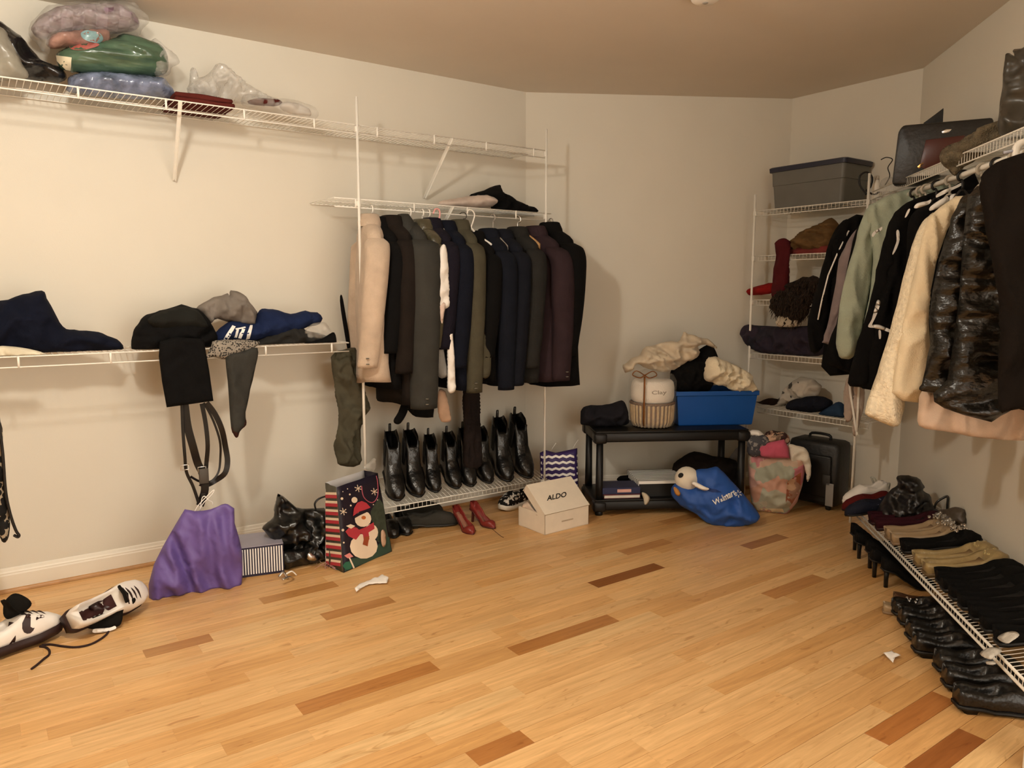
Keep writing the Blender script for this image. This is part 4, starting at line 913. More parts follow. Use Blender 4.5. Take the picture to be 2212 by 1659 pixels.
D('snowman_body', E_(785, 1180, 30, 27), M_pc, .0028); D('snowman_body', E_(801, 1150, 15, 18), M_pc, .0027)
D('mitten_sleeve', [(745, 1148), (756, 1136), (770, 1140), (780, 1150), (768, 1166), (752, 1158)], M_pr, .0034)
D('scarf', [(770, 1146), (790, 1138), (806, 1128), (808, 1142), (795, 1150), (797, 1165), (785, 1168), (783, 1155)], M_pr, .0038)
D('scarf_tail', [(786, 1160), (797, 1158), (793, 1180), (782, 1176)], mat('rust_print', '#a5502f', .5, .1), .004)
D('snowman_head', E_(783, 1121, 18, 17, r=-.4), M_pc, .0042); D('carrot_nose', E_(784, 1118, 5, 4), mat('orange_print', '#c06a34', .5), .005)
D('red_hat', [(761, 1115), (763, 1098), (770, 1086), (780, 1082), (790, 1086), (799, 1096), (792, 1100), (775, 1105)], M_pr, .0046)
D('hat_brim', [(760, 1118), (775, 1106), (800, 1096), (802, 1101), (778, 1112), (763, 1120)], M_nv, .0052)
D('hat_pompom', E_(764, 1080, 6.5, 6.5), M_pc, .005)
for sx, sy in ((773, 1055), (741, 1105), (808, 1062)):
    for q in range(3):
        an = PI * q / 3 + .3; dx, dy = 8 * math.cos(an), 8 * math.sin(an); ex, ey = -.8 * math.sin(an), .8 * math.cos(an)
        D('snowflake', [(sx - dx - ex, sy - dy - ey), (sx + dx - ex, sy + dy - ey), (sx + dx + ex, sy + dy + ey), (sx - dx + ex, sy - dy + ey)], M_pc, .002 + .0004 * q, res=20)
for sx, sy, r in ((738, 1077, 3), (755, 1068, 2), (757, 1092, 2), (740, 1145, 3), (742, 1172, 2), (750, 1056, 1.3), (740, 1062, 1.2), (806, 1090, 1.3), (815, 1080, 1.2)): D('snow_dot', E_(sx, sy, r, r, 8), M_pc, .002, res=20)
D('ribbon_bow', [(746, 1136), (756, 1132), (766, 1136), (757, 1142)], M_pc, .0045); D('pink_parcel', [(742, 1200), (754, 1194), (762, 1202), (750, 1206)], mat('pink_print', '#d98a86', .5), .0045)
D('white_ribbon', [(752, 1205), (755, 1204), (765, 1226), (762, 1228)], M_pc, .0048)
bm = bmesh.new(); hp = Plane(a + n * -.012, n * -1)
add_tube(bm, spline([hp.at(*p) for p in ((781, 1050), (785, 1072), (797, 1084), (808, 1084), (816, 1070), (816, 1045), (813, 1028))], 5), .0024, 6); obj('cord_handle', bm, mat('pink_cord', '#b4566a', .6), t)
puff('gift_tag', [(823, 1150), (828, 1144), (833, 1152), (834, 1172), (829, 1182), (824, 1174)], Plane(a + n * -.01, -n), mat('tag_card', '#c7a58c', .6), t, front=.002, back=.002, fold=0)
o = puff('clear_corner', [(784, 1010), (795, 1000), (808, 988), (812, 1004), (808, 1016), (794, 1016)], Plane(c + n * -.03, -n), M_film, t, front=.01, back=.01, fold=.01, seed=84)
# ball fringe in the striped foot of the bag, tinsel
bm = bmesh.new(); r = random.Random(5)
for i in range(14):
    p = PF.at(708 + r.uniform(-12, 30), 1222 + r.uniform(-4, 10)) + ZZ * .004; add_tube(bm, spline([p, p + Vector((r.uniform(-.03, .03), r.uniform(-.03, .03), .02)), p + Vector((r.uniform(-.05, .05), r.uniform(-.05, .02), 0))], 4), .0012, 4)
tag(obj('tinsel', bm, mat('pink_tinsel', '#b88a84', .3)), 'wisps of pink tinsel on the floor at the foot of the gift bag', 'tinsel')
# shoe box
a, b, c = PF.at(1177, 1156), PF.at(1271, 1132), PF.at(1122, 1134); u = (b - a).normalized(); v = (c - a).normalized(); v = (v - u * v.dot(u)).normalized(); Lx = (b - a).length; Ly = .25; HX = .118
M_card = mat('white_card', '#e9dcc8', .7, .03, 20, .15, 90)
t = thing('shoe_box', 'white cardboard shoe box with raised slanting lid and black lettering', 'box', a)
for nm, e0, e1 in (('front_side', a, b), ('left_side', a, c * 1.0), ('back_side', a + v * Ly, b + v * Ly), ('right_side', b, b + v * Ly)):
    e1 = a + v * Ly if nm == 'left_side' else e1; w_ = (e1 - e0).normalized(); m_ = v if abs(w_.dot(u)) > .7 else u; s_ = -1 if nm in ('back_side', 'right_side') else 1
    bm = bmesh.new(); add_loft(bm, [[x + ZZ * z for x in (e0, e1, e1 + m_ * .003 * s_, e0 + m_ * .003 * s_)] for z in (.0, HX)]); side = obj(nm, bm, M_card, t, smooth=False)
    if nm == 'front_side': FS = side
bm = bmesh.new(); add_loft(bm, [[x + ZZ * z for x in (a, b, b + v * Ly, a + v * Ly)] for z in (.0005, .003)]); obj('bottom', bm, M_card, t, smooth=False)
# lid hinged at the front edge, its back propped high
h0 = a + ZZ * HX; tilt = math.radians(40); dv = (v * math.cos(tilt) + ZZ * math.sin(tilt)); nv_ = (ZZ * math.cos(tilt) - v * math.sin(tilt)); LL = .225
e = u * .004
bm = bmesh.new(); add_loft(bm, [[x + nv_ * z for x in (h0 - e, h0 + u * Lx + e, h0 + u * Lx + e + dv * LL, h0 - e + dv * LL)] for z in (.003, .007)]); LID = obj('lid', bm, M_card, t, smooth=False)
for x0 in (h0 - e, h0 + u * Lx + e - u * .003):
    bm = bmesh.new(); add_loft(bm, [[x + u * z for x in (x0 + nv_ * .003, x0 + dv * LL + nv_ * .003, x0 + dv * (LL - .01) - nv_ * .045, x0 + dv * .05 - nv_ * .04)] for z in (0, .003)]); obj('lid_flap', bm, M_card, LID if False else t, smooth=False)
bm = bmesh.new(); add_loft(bm, [[x - nv_ * z for x in (h0 - e + dv * LL, h0 + u * Lx + e + dv * LL, h0 + u * Lx + e + dv * (LL - .003), h0 - e + dv * (LL - .003))] for z in (-.003, .05)]); obj('lid_flap', bm, M_card, t, smooth=False)
text_decal(LID, 'lettering', 'ALDO', (1181, 1082), (1223, 1073), (1, -11), mat('black_ink', '#171410', .6))
decal(FS, 'slot_shade', [(1213, 1125), (1238, 1119), (1238, 1122), (1213, 1128)], mat('slot_shadow', '#b8a68e', .8), res=10, lift=.0008)  # shade of the slot, painted flat on the card
puff('tissue', [(1128, 1092), (1140, 1084), (1150, 1100), (1172, 1112), (1160, 1118), (1140, 1104)], Plane(a + v * .12 + u * .01, -u), mat('tissue_paper', '#d8c3b0', .8), t, front=.01, back=.02, fold=.01, seed=86)
# papers
o = puff('receipt', [(766, 1275), (780, 1262), (800, 1254), (815, 1250), (826, 1242), (840, 1252), (836, 1261), (812, 1262), (796, 1264), (780, 1272), (770, 1281)], PZ(.006), M_white, front=.004, back=.004, fold=0, bend=lambda u, w: .018 * max(0, noise.noise(Vector((u * 22, w * 9, 2)))) + .004, seed=87, curve=False, res=.01, rnd=.004)
tag(o, 'crumpled white paper strip on the floor in front of the gift bag', 'paper')
o = puff('paper_scrap', [(1907, 1415), (1926, 1409), (1946, 1420), (1933, 1423), (1929, 1435), (1920, 1424)], PZ(.005), M_white, front=.003, back=.003, fold=0, bend=lambda u, w: .008 * noise.noise(Vector((u * 30, w * 30, 5))) + .006, curve=False, res=.008, rnd=.003)
tag(o, 'small star shaped white paper scrap on the floor near the right shoe rack', 'paper')
# chevron bag
pl = Plane(PF.at(1200, 1080), (0, -1, 0)); p0 = Vector((3.22, 3.83, 0)); pl = Plane(p0, BN)
t = thing('zigzag_bag', 'small gift bag with purple and white zigzag stripes beside the black table', 'bag', pl.at(1210, 1060))
zb = puff('bag_body', [(1166, 978), (1178, 972), (1200, 978), (1247, 968), (1248, 1000), (1250, 1060), (1205, 1068), (1168, 1060)], pl, mat('violet_print', '#34225a', .5, .05), t, front=.04, back=.05, fold=.004, curve=False, zmin=0); bz = bvh_of(zb)
for i in range(6):
    y = 984 + 13 * i; top = []; bot = []
    for k in range(11): x = 1169 + 7.8 * k; yy = y + (3 if k % 2 else 0) - (x - 1169) * .04; top.append((x, yy)); bot.append((x, yy + 5))
    decal(zb, 'white_zigzag', top + bot[::-1], M_print_w, bv=bz, res=9)
for x, y in ((1190, 975), (1238, 968)):
    bm = bmesh.new(); add_tube(bm, [pl.at(x, y), pl.at(x + 4, y - 8), pl.at(x + 11, y - 18)], .002, 5); obj('cord_handle', bm, M_print_w, t)
# ------------------------------------------------------------------ trainers on the left floor
M_snw = mat('white_leather', '#efe9e2', .45, .05, 14, .1, 60); M_snb = mat('oxblood_trim', '#2a1210', .35, .1)
def trainer(label, p, yaw, pitch, roll, prints, group='white trainers on the left floor'):
    t = shoe('trainer', label, 'sneaker', M_snw, sole='oxblood_sole', solec='#2a1411', lining='#3a1512', group=group)
    place(t, p, yaw, pitch, roll, 1.1 if roll < .5 else 1.22); bpy.context.view_layer.update()
    t.location.z -= min((t.matrix_world @ v.co).z for c in t.children for v in c.data.vertices) - .001; bpy.context.view_layer.update()
    up = [c for c in t.children if c.name.startswith('upper')][0]; MW = t.matrix_basis
    bvw = BVHTree.FromPolygons([MW @ v.co for v in up.data.vertices], [tuple(q.vertices) for q in up.data.polygons]); IM = MW.inverted()
    for nm, pts, m in prints:
        V, F, nb = tri2d([(q.x, q.y) for q in spline([(x, y, 0) for x, y in pts], 2, True)], 5, 2); bm = bmesh.new(); L = []
        for x, y in V:
            d = ray(x, y); h, n, i, tt = bvw.ray_cast(EYE, d)
            if h is None: h, n, i, tt = bvw.find_nearest(EYE + d * ((p - EYE).length / d.length))
            L.append(bm.verts.new(IM @ (h - d * .0012)))
        for f in F:
            try: bm.faces.new([L[i] for i in f])
            except ValueError: pass
        obj(nm, bm, m, up, local=True)
    # tongue and laces
    bm = bmesh.new(); rs = [[Vector((x, y, z + dz)) for y, dz in ((-w, 0), (0, .008), (w, 0), (w * .9, -.006), (0, .0), (-w * .9, -.006))] for x, z, w in ((.03, .105, .026), (.0, .125, .03), (-.02, .15, .034), (-.03, .175, .03))]
    add_loft(bm, rs); obj('tongue', bm, cloth('black_mesh', '#14120f'), t, local=True)
    bm = bmesh.new()
    for i in range(4):
        x = .085 - .022 * i; z = lerp(KIND['sneaker']['rim'], x / .3 + .5) + .014; add_tube(bm, spline([Vector((x, -.034, z - .012)), Vector((x - .006, 0, z + .004)), Vector((x - .012, .034, z - .012))], 4), .0035, 6)
    obj('laces', bm, mat('dark_lace', '#2a1512', .8), t, local=True)
    return t
t1 = trainer('white trainer with dark zigzag trim standing at the left edge of the floor', PF.at(45, 1400) + ZZ * .011, .45, 0, -.12,
        [('dark_flash', [(0, 1402), (15, 1398), (34, 1372), (30, 1395), (16, 1410), (2, 1408)], M_snb), ('dark_panel', [(48, 1346), (66, 1316), (66, 1354), (75, 1356), (66, 1368), (52, 1366)], M_snb), ('dark_rim', [(80, 1330), (92, 1328), (96, 1333), (84, 1336), (78, 1340)], M_snb)])
t2 = trainer('white trainer with black tongue lying on its side next to the purple bag', PF.at(226, 1345) + Vector((.0, .025, .06)), .55, 0, 1.0,
        [])
def add_part(t, name, px, pl, m, **k):
    o = puff(name, px, pl, m, None, **k); bpy.context.view_layer.update(); o.parent = t; o.matrix_parent_inverse = t.matrix_world.inverted(); return o
fc_ = Vector((-.1, -.8, .6)).normalized()
M_mesh = cloth('black_mesh', '#14120f')
pa = Plane(t1.location + Vector((-.03, .0, .10)), Vector((-.1, -1, .2))); add_part(t1, 'ankle_collar', [(6, 1326), (9, 1302), (20, 1288), (34, 1281), (55, 1289), (69, 1303), (58, 1318), (40, 1328), (16, 1338)], pa, M_mesh, front=.02, back=.03, fold=.006, seed=171)
pa = Plane(t2.location + fc_ * .075, fc_)
add_part(t2, 'black_gusset', [(184, 1352), (192, 1338), (214, 1328), (248, 1318), (262, 1302), (284, 1290), (293, 1294), (288, 1304), (268, 1315), (265, 1336), (258, 1352), (232, 1357), (198, 1359)], pa, M_mesh, front=.012, back=.03, fold=.004, seed=172)
pa = Plane(t2.location + fc_ * .085, fc_)
add_part(t2, 'dark_flash', [(191, 1312), (204, 1301), (224, 1297), (214, 1305), (237, 1311), (212, 1318), (200, 1319)], pa, M_snb, front=.006, back=.02, fold=.001, seed=173)
add_part(t2, 'dark_zigzag', [(150, 1334), (164, 1327), (184, 1325), (170, 1335), (172, 1350), (163, 1341), (154, 1346)], pa, M_snb, front=.006, back=.02, fold=.001, seed=174)
add_part(t2, 'white_strap', [(200, 1362), (206, 1358), (236, 1356), (248, 1352), (250, 1358), (230, 1365), (203, 1367)], pa, M_snw, front=.008, back=.02, fold=.001, seed=175)
bm = bmesh.new(); pz = PZ(.004); add_tube(bm, spline([pz.at(*p) for p in ((238, 1356), (232, 1368), (218, 1380), (195, 1392), (165, 1398), (135, 1396), (108, 1392), (90, 1394))], 5), .0045, 6); tag(obj('shoe_lace', bm, mat('dark_lace', '#2a1512', .8)), 'long dark brown lace stretched over the floor between the two trainers', 'shoelace')
bm = bmesh.new(); add_tube(bm, spline([pz.at(*p) for p in ((86, 1396), (98, 1398), (106, 1404), (106, 1414), (94, 1424), (80, 1436), (68, 1445))], 5), .0045, 6); tag(obj('shoe_lace', bm, mat('dark_lace', '#2a1512', .8)), 'short dark brown lace curling on the floor below the left trainer', 'shoelace')

# ------------------------------------------------------------------ black two-tier table by the back wall
tfl = PF.at(1284, 1116); TW, TD, TH = 1.0, .42, .545
tl = CA + BU * 0; tfl = tfl + BN * 0
tu, tb = BU, -BN                                                # along its front, towards the wall
TP = lambda x, y, z: tfl + tu * x + tb * y + ZZ * z
t = thing('shelf_table', 'black plastic two-tier shelf table against the back wall', 'table', TP(TW / 2, TD / 2, 0))
def tbox(bm, x0, x1, y0, y1, z0, z1, bev=.008):
    M = frame(TP((x0 + x1) / 2, (y0 + y1) / 2, (z0 + z1) / 2), tu, tb, ZZ); M = Matrix((tu, tb, ZZ)).transposed().to_4x4(); M.translation = TP((x0 + x1) / 2, (y0 + y1) / 2, (z0 + z1) / 2)
    add_box(bm, Vector(), x1 - x0, y1 - y0, z1 - z0, M, bev)
for nm, z in (('top_shelf', TH), ('bottom_shelf', .105)):
    bm = bmesh.new(); tbox(bm, 0, TW, 0, TD, z - .07, z - .008, .012); tbox(bm, .004, TW - .004, .004, TD - .004, z - .01, z, .004)
    s = obj(nm, bm, M_bplas, t)
    for cx_ in (.035, TW - .035):
        for cy_ in (.035, TD - .035):
            bm = bmesh.new(); tbox(bm, cx_ - .042, cx_ + .042, cy_ - .042, cy_ + .042, z - .078, z - .012, .014); obj('corner_socket', bm, M_bplas, s)
for x in (.036, TW - .036):
    for y in (.036, TD - .036):
        bm = bmesh.new(); p = TP(x, y, 0); add_lathe(bm, p, [(.026, .1), (.024, .2), (.022, TH - .06)], 14); obj('leg', bm, M_bplas, t)
        bm = bmesh.new(); add_lathe(bm, p, [(.024, .0), (.026, .01), (.026, .04)], 14); obj('foot', bm, M_bplas, t)
TT = lambda y: Plane(TP(0, y, 0), BN)
o = puff('dark_cloth', [(1254, 912), (1255, 888), (1266, 877), (1300, 875), (1322, 872), (1342, 865), (1352, 874), (1358, 900), (1352, 918), (1300, 922), (1262, 918)], TT(.2), cloth('ink_cloth', '#1c1b20'), front=.1, back=.1, fold=.02, fr=8, seed=91, zmin=TH + .001, crease=.6)
tag(o, 'dark crumpled cloth at the left end of the black table', 'cloth')
# wrapped gift basket
gb = TT(.19); c = gb.at(1408, 905); c.z = TH + .001; bw = (gb.at(1455, 900) - gb.at(1362, 900)).length / 2
t = thing('gift_basket', 'cellophane wrapped gift basket with a white towel roll in a ribbed wicker base', 'gift basket', c)
bm = bmesh.new(); add_lathe(bm, c, [(bw * .8, .004), (bw * .9, .03), (bw * .94, .14), (bw * .97, .15)], 40); obj('basket_core', bm, mat('wicker_shade', '#6b4a2c', .8), t)
for i in range(30):
    an = 2 * PI * i / 30; bm = bmesh.new(); d = Vector((math.cos(an), math.sin(an), 0)); add_tube(bm, [c + d * bw * .82 + ZZ * .006, c + d * bw * .92 + ZZ * .04, c + d * bw * .96 + ZZ * .15], .0085, 6); obj('wicker_stake', bm, mat('wicker', '#c9ab7e', .7, .2, 40), t)
bm = bmesh.new(); add_tube(bm, [c + Vector((math.cos(a) * bw * .97, math.sin(a) * bw * .97, .155)) for a in [2 * PI * i / 32 for i in range(32)]], .009, 8, closed=True); obj('basket_rim', bm, mat('wicker_dark', '#6a482b', .7), t)
bm = bmesh.new(); rs = []
for z, k in ((.16, .86), (.17, .95), (.2, 1.0), (.26, 1.0), (.29, .95), (.305, .84)): rs.append([c + Vector((math.cos(a) * bw * .97 * k * (1 + .02 * noise.noise(Vector((a * 2, z * 30, 1)))), math.sin(a) * bw * .97 * k, z)) for a in [2 * PI * i / 36 for i in range(36)]])
add_loft(bm, rs); tr = obj('towel_roll', bm, cloth('terry', '#f3e9da', bump=1.2, bs=160, var=.05), t)
text_decal(tr, 'stitched_word', 'Clay', (1408, 852), (1440, 851), (0, -8), mat('grey_thread', '#9b8f7e', .8))
bm = bmesh.new(); rs = []
for z, k in ((.01, .98), (.05, 1.05), (.16, 1.06), (.3, 1.06), (.34, .9), (.37, .4)): rs.append([c + Vector((math.cos(a) * bw * k * (1 + .05 * noise.noise(Vector((math.cos(a) * 3, math.sin(a) * 3, z * 9)))), math.sin(a) * bw * k * (1 + .05 * noise.noise(Vector((math.cos(a) * 3, math.sin(a) * 3, z * 9)))), z)) for a in [2 * PI * i / 40 for i in range(40)]])
add_loft(bm, rs, False); obj('cellophane', bm, film('cellophane', clear=.82, bs=35), t)
rc = mat('gold_ribbon', '#7a4a1c', .3, .2, 20); d = (EYE - c); d.z = 0; d = d.normalized(); sd = Vector((-d.y, d.x, 0))
bm = bmesh.new(); q = c + d * bw * 1.02 - sd * bw * .35; add_tube(bm, [q + ZZ * .02, q + d * .008 + ZZ * .16, q + d * .006 + ZZ * .3, q - d * .01 + ZZ * .35], .008, 6, flat=.35); obj('ribbon', bm, rc, t)
bm = bmesh.new()
for k in (-1, 1): add_tube(bm, spline([q + ZZ * .345, q + sd * .05 * k + ZZ * .375 + d * .02, q + sd * .075 * k + ZZ * .35 + d * .02, q + sd * .03 * k + ZZ * .33 + d * .01, q + ZZ * .345], 5), .009, 6, flat=.4)
obj('bow', bm, rc, t)
# blue bin
bp = TT(.16); p, q = bp.at(1466, 908), bp.at(1624, 915); u = (q - p); Lb = u.length; u.z = 0; u = u.normalized(); p.z = q.z = TH + .001; zt = bp.at(1550, 843).z
t = thing('storage_bin', 'bright blue plastic storage bin on the black table', 'bin', p + u * Lb / 2)
bm = bmesh.new(); ot = .022; rings = []
def brect(k, z, i=0): 
    a = p - u * (ot * k - i) + BN * (ot * k - i); return [a, a + u * (Lb + 2 * ot * k - 2 * i), a + u * (Lb + 2 * ot * k - 2 * i) - BN * (.26 + 2 * ot * k - 2 * i), a - BN * (.26 + 2 * ot * k - 2 * i)]
h = zt - TH - .004
rs = [[x + ZZ * z for x in brect(k, 0, i)] for k, z, i in ((0, 0, .004), (0, .006, 0), (.9, h - .03, 0), (.9, h - .03, -.006), (1, h - .026, -.008), (1, h, -.008), (1, h, -.002), (1, h - .03, .004), (.1, .01, .004))]
add_loft(bm, rs); BIN = obj('tub', bm, mat('blue_plastic', '#124f9c', .38, .04), t, smooth=False)
o = puff('black_bundle', [(1452, 838), (1448, 806), (1464, 786), (1496, 770), (1514, 752), (1536, 746), (1550, 768), (1548, 800), (1534, 842), (1500, 850), (1470, 848)], TT(.24), M_blk, front=.08, back=.09, fold=.02, fr=8, seed=92, crease=.6)
tag(o, 'black nylon bundle standing in the blue bin under the blanket', 'clothes')
o = puff('throw_blanket', [(1350, 804), (1346, 790), (1364, 776), (1382, 765), (1398, 749), (1440, 738), (1470, 735), (1476, 716), (1490, 722), (1508, 728), (1536, 736), (1549, 752), (1530, 747), (1508, 748), (1514, 762), (1498, 776), (1478, 786), (1455, 797), (1440, 803), (1400, 797), (1376, 786), (1362, 800)], TT(.2), cloth('oatmeal_throw', '#cdbda4', bump=.6), front=.09, back=.11, fold=.04, fr=8, an=(.55, 1.5), ang=-.25, seed=93, crease=1, res=.013)
tag(o, 'crumpled oatmeal blanket thrown over the gift basket', 'blanket')
o = puff('cream_robe', [(1519, 806), (1523, 784), (1538, 769), (1560, 776), (1590, 790), (1618, 804), (1626, 820), (1637, 842), (1612, 850), (1585, 846), (1568, 836), (1545, 830), (1526, 820)], TT(.17), cloth('cream_fleece', '#e6d9bd', bump=1, bs=150, var=.05), front=.08, back=.1, fold=.032, fr=8, an=(1.5, .7), ang=-.6, seed=94, crease=1, res=.012)
tag(o, 'cream fleece robe twisted over the right end of the blue bin', 'robe')
# lower tier
ZB = .106
pb_ = TT(.10); 
def tslab(name, label, cat, x0, x1, y0, y1, z0, z1, m, yaw=0):
    t = thing(name, label, cat, TP((x0 + x1) / 2, (y0 + y1) / 2, z0)); return t
t = thing('book', 'thick blue and white paperback lying on the lower tier of the table', 'book', TP(.15, .14, ZB))
bm = bmesh.new(); tbox(bm, .07, .30, .03, .20, ZB + .003, ZB + .022, .001); obj('pages', bm, mat('paper_block', '#e8e0d2', .8), t, smooth=False)
bm = bmesh.new(); tbox(bm, .065, .305, .025, .205, ZB, ZB + .003, .001); obj('back_cover', bm, mat('maroon_card', '#5a2430', .6), t, smooth=False)
bm = bmesh.new(); tbox(bm, .065, .305, .025, .205, ZB + .022, ZB + .03, .001); obj('band', bm, mat('maroon_card', '#5a2430', .6), t, smooth=False)
t = thing('game_box', 'dark blue box with a pink label stacked on the paperback', 'box', TP(.15, .14, ZB + .031))
bm = bmesh.new(); tbox(bm, .055, .30, .02, .2, ZB + .031, ZB + .072, .002); gx = obj('carton', bm, mat('dark_blue_card', '#262b4e', .5), t, smooth=False)
bm = bmesh.new(); tbox(bm, .15, .24, .0188, .0199, ZB + .042, ZB + .062, 0); obj('pink_label', bm, mat('pink_label', '#d9a99e', .6), t, smooth=False)
t = thing('striped_tray', 'black and white striped lidded box on the lower tier of the table', 'box', TP(.48, .2, ZB))
bm = bmesh.new(); tbox(bm, .30, .66, .05, .38, ZB, ZB + .1, .002); obj('carton', bm, mat('black_card', '#131211', .5), t, smooth=False)
for i in range(9):
    y = .055 + i * .036; bm = bmesh.new(); tbox(bm, .298, .662, y, y + .017, ZB + .1, ZB + .102, 0); tbox(bm, .2975, .2995, y, y + .017, ZB + .06, ZB + .1, 0); obj('white_stripe', bm, M_print_w, t, smooth=False)
bm = bmesh.new(); tbox(bm, .298, .662, .0475, .0495, ZB + .085, ZB + .102, 0); obj('white_edge', bm, M_print_w, t, smooth=False)
o = puff('black_glove', [(1332, 1036), (1340, 1028), (1360, 1026), (1382, 1021), (1383, 1025), (1366, 1030), (1360, 1038), (1340, 1040)], TT(.34), M_blk, front=.02, back=.02, fold=.004, seed=95); tag(o, 'small black glove lying behind the striped box', 'glove')
o = puff('dark_bag', [(1452, 1010), (1470, 990), (1500, 975), (1540, 985), (1590, 995), (1600, 1040), (1590, 1085), (1500, 1085), (1460, 1060)], TT(.34), M_brown, front=.06, back=.05, fold=.016, seed=96, zmin=ZB + .002); tag(o, 'dark brown bag at the back of the lower tier', 'bag')
o = puff('white_tag', [(1386, 1064), (1396, 1066), (1404, 1076), (1400, 1088), (1392, 1090), (1390, 1078)], TT(-.004), mat('tag_white', '#c9bda6', .7), front=.002, back=.002, fold=0, seed=97); tag(o, 'small cream paper tag hanging in front of the lower tier', 'tag')
# blue shopping bag
c = PF.at(1560, 1139); wpl = Plane(c + Vector((.02, .09, 0)), Vector((-.75, -.66, 0)))
t = thing('shopping_bag', 'bright blue store bag with white lettering slumped on the floor by the table', 'bag', c)
wb = puff('bag_body', [(1450, 1068), (1452, 1050), (1466, 1042), (1482, 1046), (1500, 1050), (1498, 1025), (1507, 1014), (1530, 1012), (1549, 1009), (1562, 1020), (1580, 1038), (1600, 1060), (1618, 1082), (1640, 1110), (1636, 1126), (1600, 1138), (1555, 1141), (1530, 1131), (1505, 1112), (1480, 1098), (1464, 1086)], wpl, mat('store_blue', '#27539f', .55, .06, 12, .15, 120), t, front=.1, back=.12, fold=.014, fr=6, an=(1, 1), ang=.6, seed=98, zmin=.0, crease=.8)
text_decal(wb, 'lettering', 'Walmart', (1543, 1091), (1588, 1068), (-4, -11), M_print_w, lift=.007)
bw_ = bvh_of(wb)
for i in range(6):
    an = PI * i / 3 + .4; cx_, cy_ = 1594, 1067; dx, dy = math.cos(an), math.sin(an)
    decal(wb, 'spark_ray', [(cx_ + dx * 3 - dy, cy_ + dy * 3 + dx), (cx_ + dx * 8 - dy, cy_ + dy * 8 + dx), (cx_ + dx * 8 + dy, cy_ + dy * 8 - dx), (cx_ + dx * 3 + dy, cy_ + dy * 3 - dx)], M_print_w, bv=bw_, res=20, lift=.003)
decal(wb, 'fold_shade', [(1500, 1046), (1520, 1050), (1548, 1058), (1560, 1064), (1540, 1064), (1516, 1056)], mat('bag_shadow_blue', '#16306a', .7), bv=bw_)  # shade inside the bag's fold, painted on as darker blue
t = thing('soccer_plush', 'white ball with a black patch peeking out of the blue store bag', 'ball', wpl.at(1482, 1050))
bc = wpl.at(1484, 1034); bm = bmesh.new(); bmesh.ops.create_icosphere(bm, subdivisions=3, radius=.075, matrix=Matrix.Translation(bc)); ball = obj('ball', bm, cloth('ball_white', '#e4dac8', var=.08), t)
decal(ball, 'black_patch', E_(1471, 1027, 6, 5, r=-.6), mat('ball_black', '#12110f', .7), res=4)
puff('white_strap', [(1494, 1046), (1500, 1040), (1520, 1050), (1532, 1056), (1522, 1060), (1506, 1054)], Plane(wpl.O + wpl.N * .11, wpl.N), M_white, t, front=.004, back=.004, fold=.002)
puff('orange_tag', [(1455, 1052), (1464, 1056), (1470, 1066), (1466, 1072), (1458, 1066)], Plane(wpl.O + wpl.N * .1, wpl.N), mat('orange_tag', '#b07a3a', .7), t, front=.006, back=.01, fold=.002)
# floral bag
a, b, c = PF.at(1632, 1104), PF.at(1697, 1113), PF.at(1735, 1078); fp = Plane((a + b) / 2, Vector((-.80, -.6, 0)))
M_flo = multi('floral_print', ['#c98f78', '#b9b49c', '#cf9a84', '#a9a794', '#c4707a', '#d9c9ad', '#9fa08c'], 9, .6, .1)
t = thing('floral_bag', 'tall floral paper bag stuffed with clothes beside the blue store bag', 'bag', a)
fb_ = puff('bag_body', [(1616, 992), (1619, 978), (1640, 984), (1690, 980), (1712, 985), (1745, 975), (1740, 1010), (1733, 1050), (1722, 1085), (1698, 1114), (1665, 1108), (1634, 1104), (1623, 1085), (1618, 1040)], Plane(fp.O + fp.N * -.03, fp.N), M_flo, t, front=.08, back=.1, fold=.016, fr=5, seed=101, zmin=.001, curve=False, crease=.6)
decal(fb_, 'cream_band', [(1640, 1098), (1690, 1098), (1696, 1112), (1640, 1104)], mat('cream_card', '#e6cfa6', .6))
decal(fb_, 'side_print', [(1700, 1040), (1730, 1020), (1728, 1060), (1706, 1095), (1697, 1085)], multi('rust_floral', ['#9a4a26', '#b8835a', '#a9a08a', '#8c4a2c'], 12, .6, .1))
o = puff('pink_cloth', [(1637, 968), (1660, 956), (1694, 949), (1703, 966), (1706, 990), (1670, 990), (1644, 986)], Plane(fp.O + fp.N * .05, fp.N), cloth('rose_cloth', '#c2596f'), front=.03, back=.06, fold=.008, seed=102, curve=False); tag(o, 'rose pink cloth on top of the floral bag', 'cloth')
o = puff('grey_print_top', [(1614, 975), (1616, 945), (1640, 938), (1662, 948), (1660, 975), (1640, 985), (1620, 986)], Plane(fp.O + fp.N * .01, fp.N), pattern('grey_floral', 'blotch', '#4a4a50', '#8b8784', 42, thr=.56), front=.05, back=.06, fold=.016, seed=103, crease=.6); tag(o, 'grey patterned top at the left of the floral bag mouth', 'clothes')
o = puff('white_shirt', [(1616, 936), (1624, 929), (1640, 930), (1650, 938), (1648, 948), (1636, 944), (1622, 942)], Plane(fp.O + fp.N * .0, fp.N), M_white, front=.03, back=.05, fold=.012, seed=104); tag(o, 'small white garment topmost in the floral bag', 'clothes')
o = puff('dark_straps', [(1648, 950), (1656, 934), (1675, 930), (1700, 938), (1708, 955), (1690, 962), (1664, 960)], Plane(fp.O + fp.N * -.03, fp.N), multi('dark_red_mix', ['#2a1512', '#5a2418', '#c9a68a', '#1a1210'], 20, .7, .1), front=.04, back=.06, fold=.02, seed=105, crease=.6); tag(o, 'dark red and black straps bundled behind the pink cloth', 'clothes')
